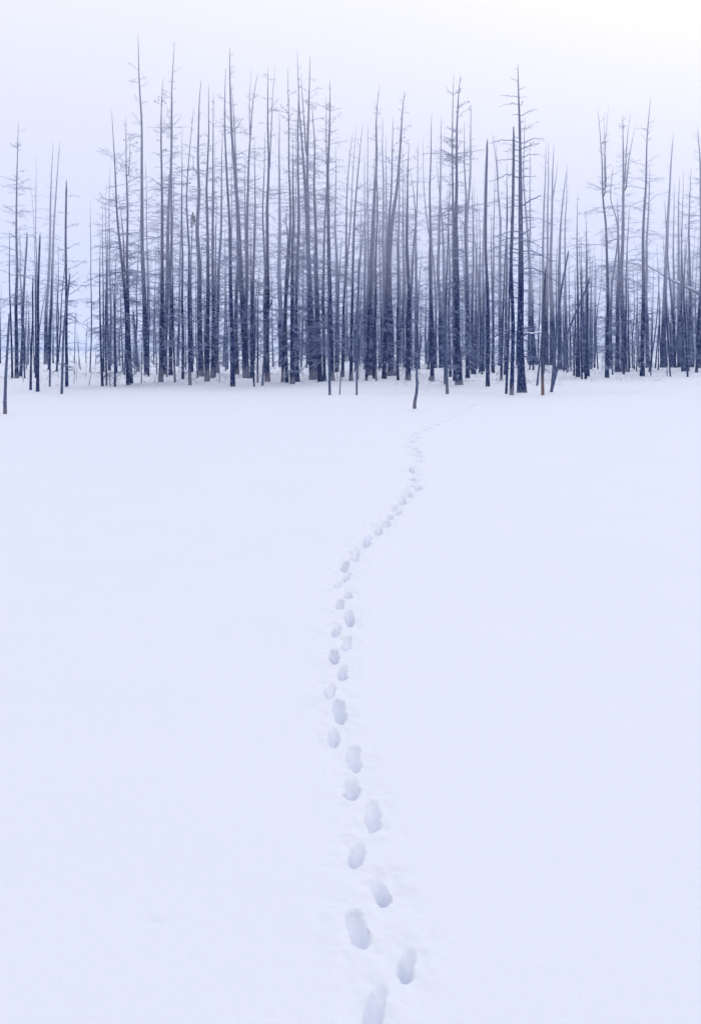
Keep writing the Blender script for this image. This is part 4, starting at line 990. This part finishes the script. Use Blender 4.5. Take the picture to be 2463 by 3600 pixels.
zone_labels(far_pines, lambda o: 'short' if o.scale.x < .6 else 'medium' if o.scale.x < .8 else 'tall', '%s misty dead pine')
faint_poles = []
pp = []
for k in range(4):
    H = random.uniform(9, 15)
    P = [(0, -.4)] + [(random.gauss(0, .12) * f * 2, H * f) for f in (.3, .6, 1.0)]
    pp.append(make_tree('pole', 0, 0, H * .005 + .012, P, {'b': random.choice([.5, .9])}, '', 970 + k, .8))
for k in range(56):
    y = random.uniform(88, 165)
    a_, b_ = random.choices([(20, 240), (350, 1250), (1250, 1950), (2110, 2480)], [7, 14, 18, 17])[0]
    o = pp[k] if k < 4 else copy_tree(pp[k % 4])
    x = (random.uniform(a_, b_) - 1231.5) * y / 4200
    s = random.uniform(.6, 1.25)
    if a_ == 20:
        s = random.uniform(.5, .85)
    o.location = (x, y, float(ground_z(x, y)))
    o.scale = (s, s, s)
    o.rotation_euler = (0, R(random.gauss(0, 2.2)), random.uniform(0, 6.28))
    o['group'] = 'faint bare poles deep in the wood'
    faint_poles.append(o)
zone_labels(faint_poles, lambda o: 'short' if o.scale.x < .85 else 'tall', '%s faint bare pole')
zone_labels(saplings, lambda o: 'tiny' if o.scale.x < .6 else 'small', '%s twiggy sapling')

# frosted brush and grass tips in the drifts: nobody could count it
rng = np.random.default_rng(77)
m = 15000
by = rng.uniform(70, 175, m)
bx = (rng.uniform(-100, 2560, m) - 1231.5) * by / 4200
cl = vnoise(bx * .5, by * .25, 41)
k = cl > .52
bx, by = bx[k], by[k]
bz = ground_z(bx, by)
m = len(bx)
hh = rng.gamma(2.0, .05, m) + .03
an = rng.uniform(0, 6.28, m)
lean = rng.uniform(.2, 2.2, m)
B = np.stack([bx, by, bz - .03], 1)
Tt = B + np.stack([np.cos(an) * lean * hh, np.sin(an) * lean * hh, hh], 1)
Mm = (B + Tt) / 2 + np.array([0, 0, .15]) * hh[:, None]
acc = Acc()
acc.tubes(np.stack([B, Mm, Tt], 1), np.broadcast_to(np.array([.010, .008, .005]), (m, 3)), 3)
br = acc.build('brush', M_BRUSH)
br['kind'] = 'stuff'
br['label'] = 'frosted brush tips sticking out of the drifts under the pines'


# ------------------------------------------------------------------ the air: thin haze everywhere, low cloud hanging from above head height
def air(name, lo, hi, dens, colr, label, aniso=0.25):
    v = [(x, y, z) for z in (lo[2], hi[2]) for y in (lo[1], hi[1]) for x in (lo[0], hi[0])]
    q = [(0, 2, 3, 1), (4, 5, 7, 6), (0, 1, 5, 4), (2, 6, 7, 3), (0, 4, 6, 2), (1, 3, 7, 5)]
    m = bpy.data.materials.new(name)
    m.use_nodes = True
    nn = m.node_tree.nodes
    for n in list(nn):
        nn.remove(n)
    pv = nn.new('ShaderNodeVolumePrincipled')
    pv.inputs['Density'].default_value = dens
    pv.inputs['Color'].default_value = (*colr, 1)
    pv.inputs['Anisotropy'].default_value = aniso
    out = nn.new('ShaderNodeOutputMaterial')
    m.node_tree.links.new(pv.outputs[0], out.inputs['Volume'])
    o = mesh_obj(name, v, q, m, smooth=False)
    o['kind'] = 'stuff'
    o['label'] = label
    return o


air('haze', (-2600, -60, -2.0), (2600, 2100, 75), 0.0003, (0.45, 0.62, 1.0), 'thin even winter haze over the whole field')
air('low_cloud', (-900, 6, 5.4), (900, 1500, 70), 0.0040, (0.845, 0.88, 1.0), 'low cloud swallowing the tops of the trees')
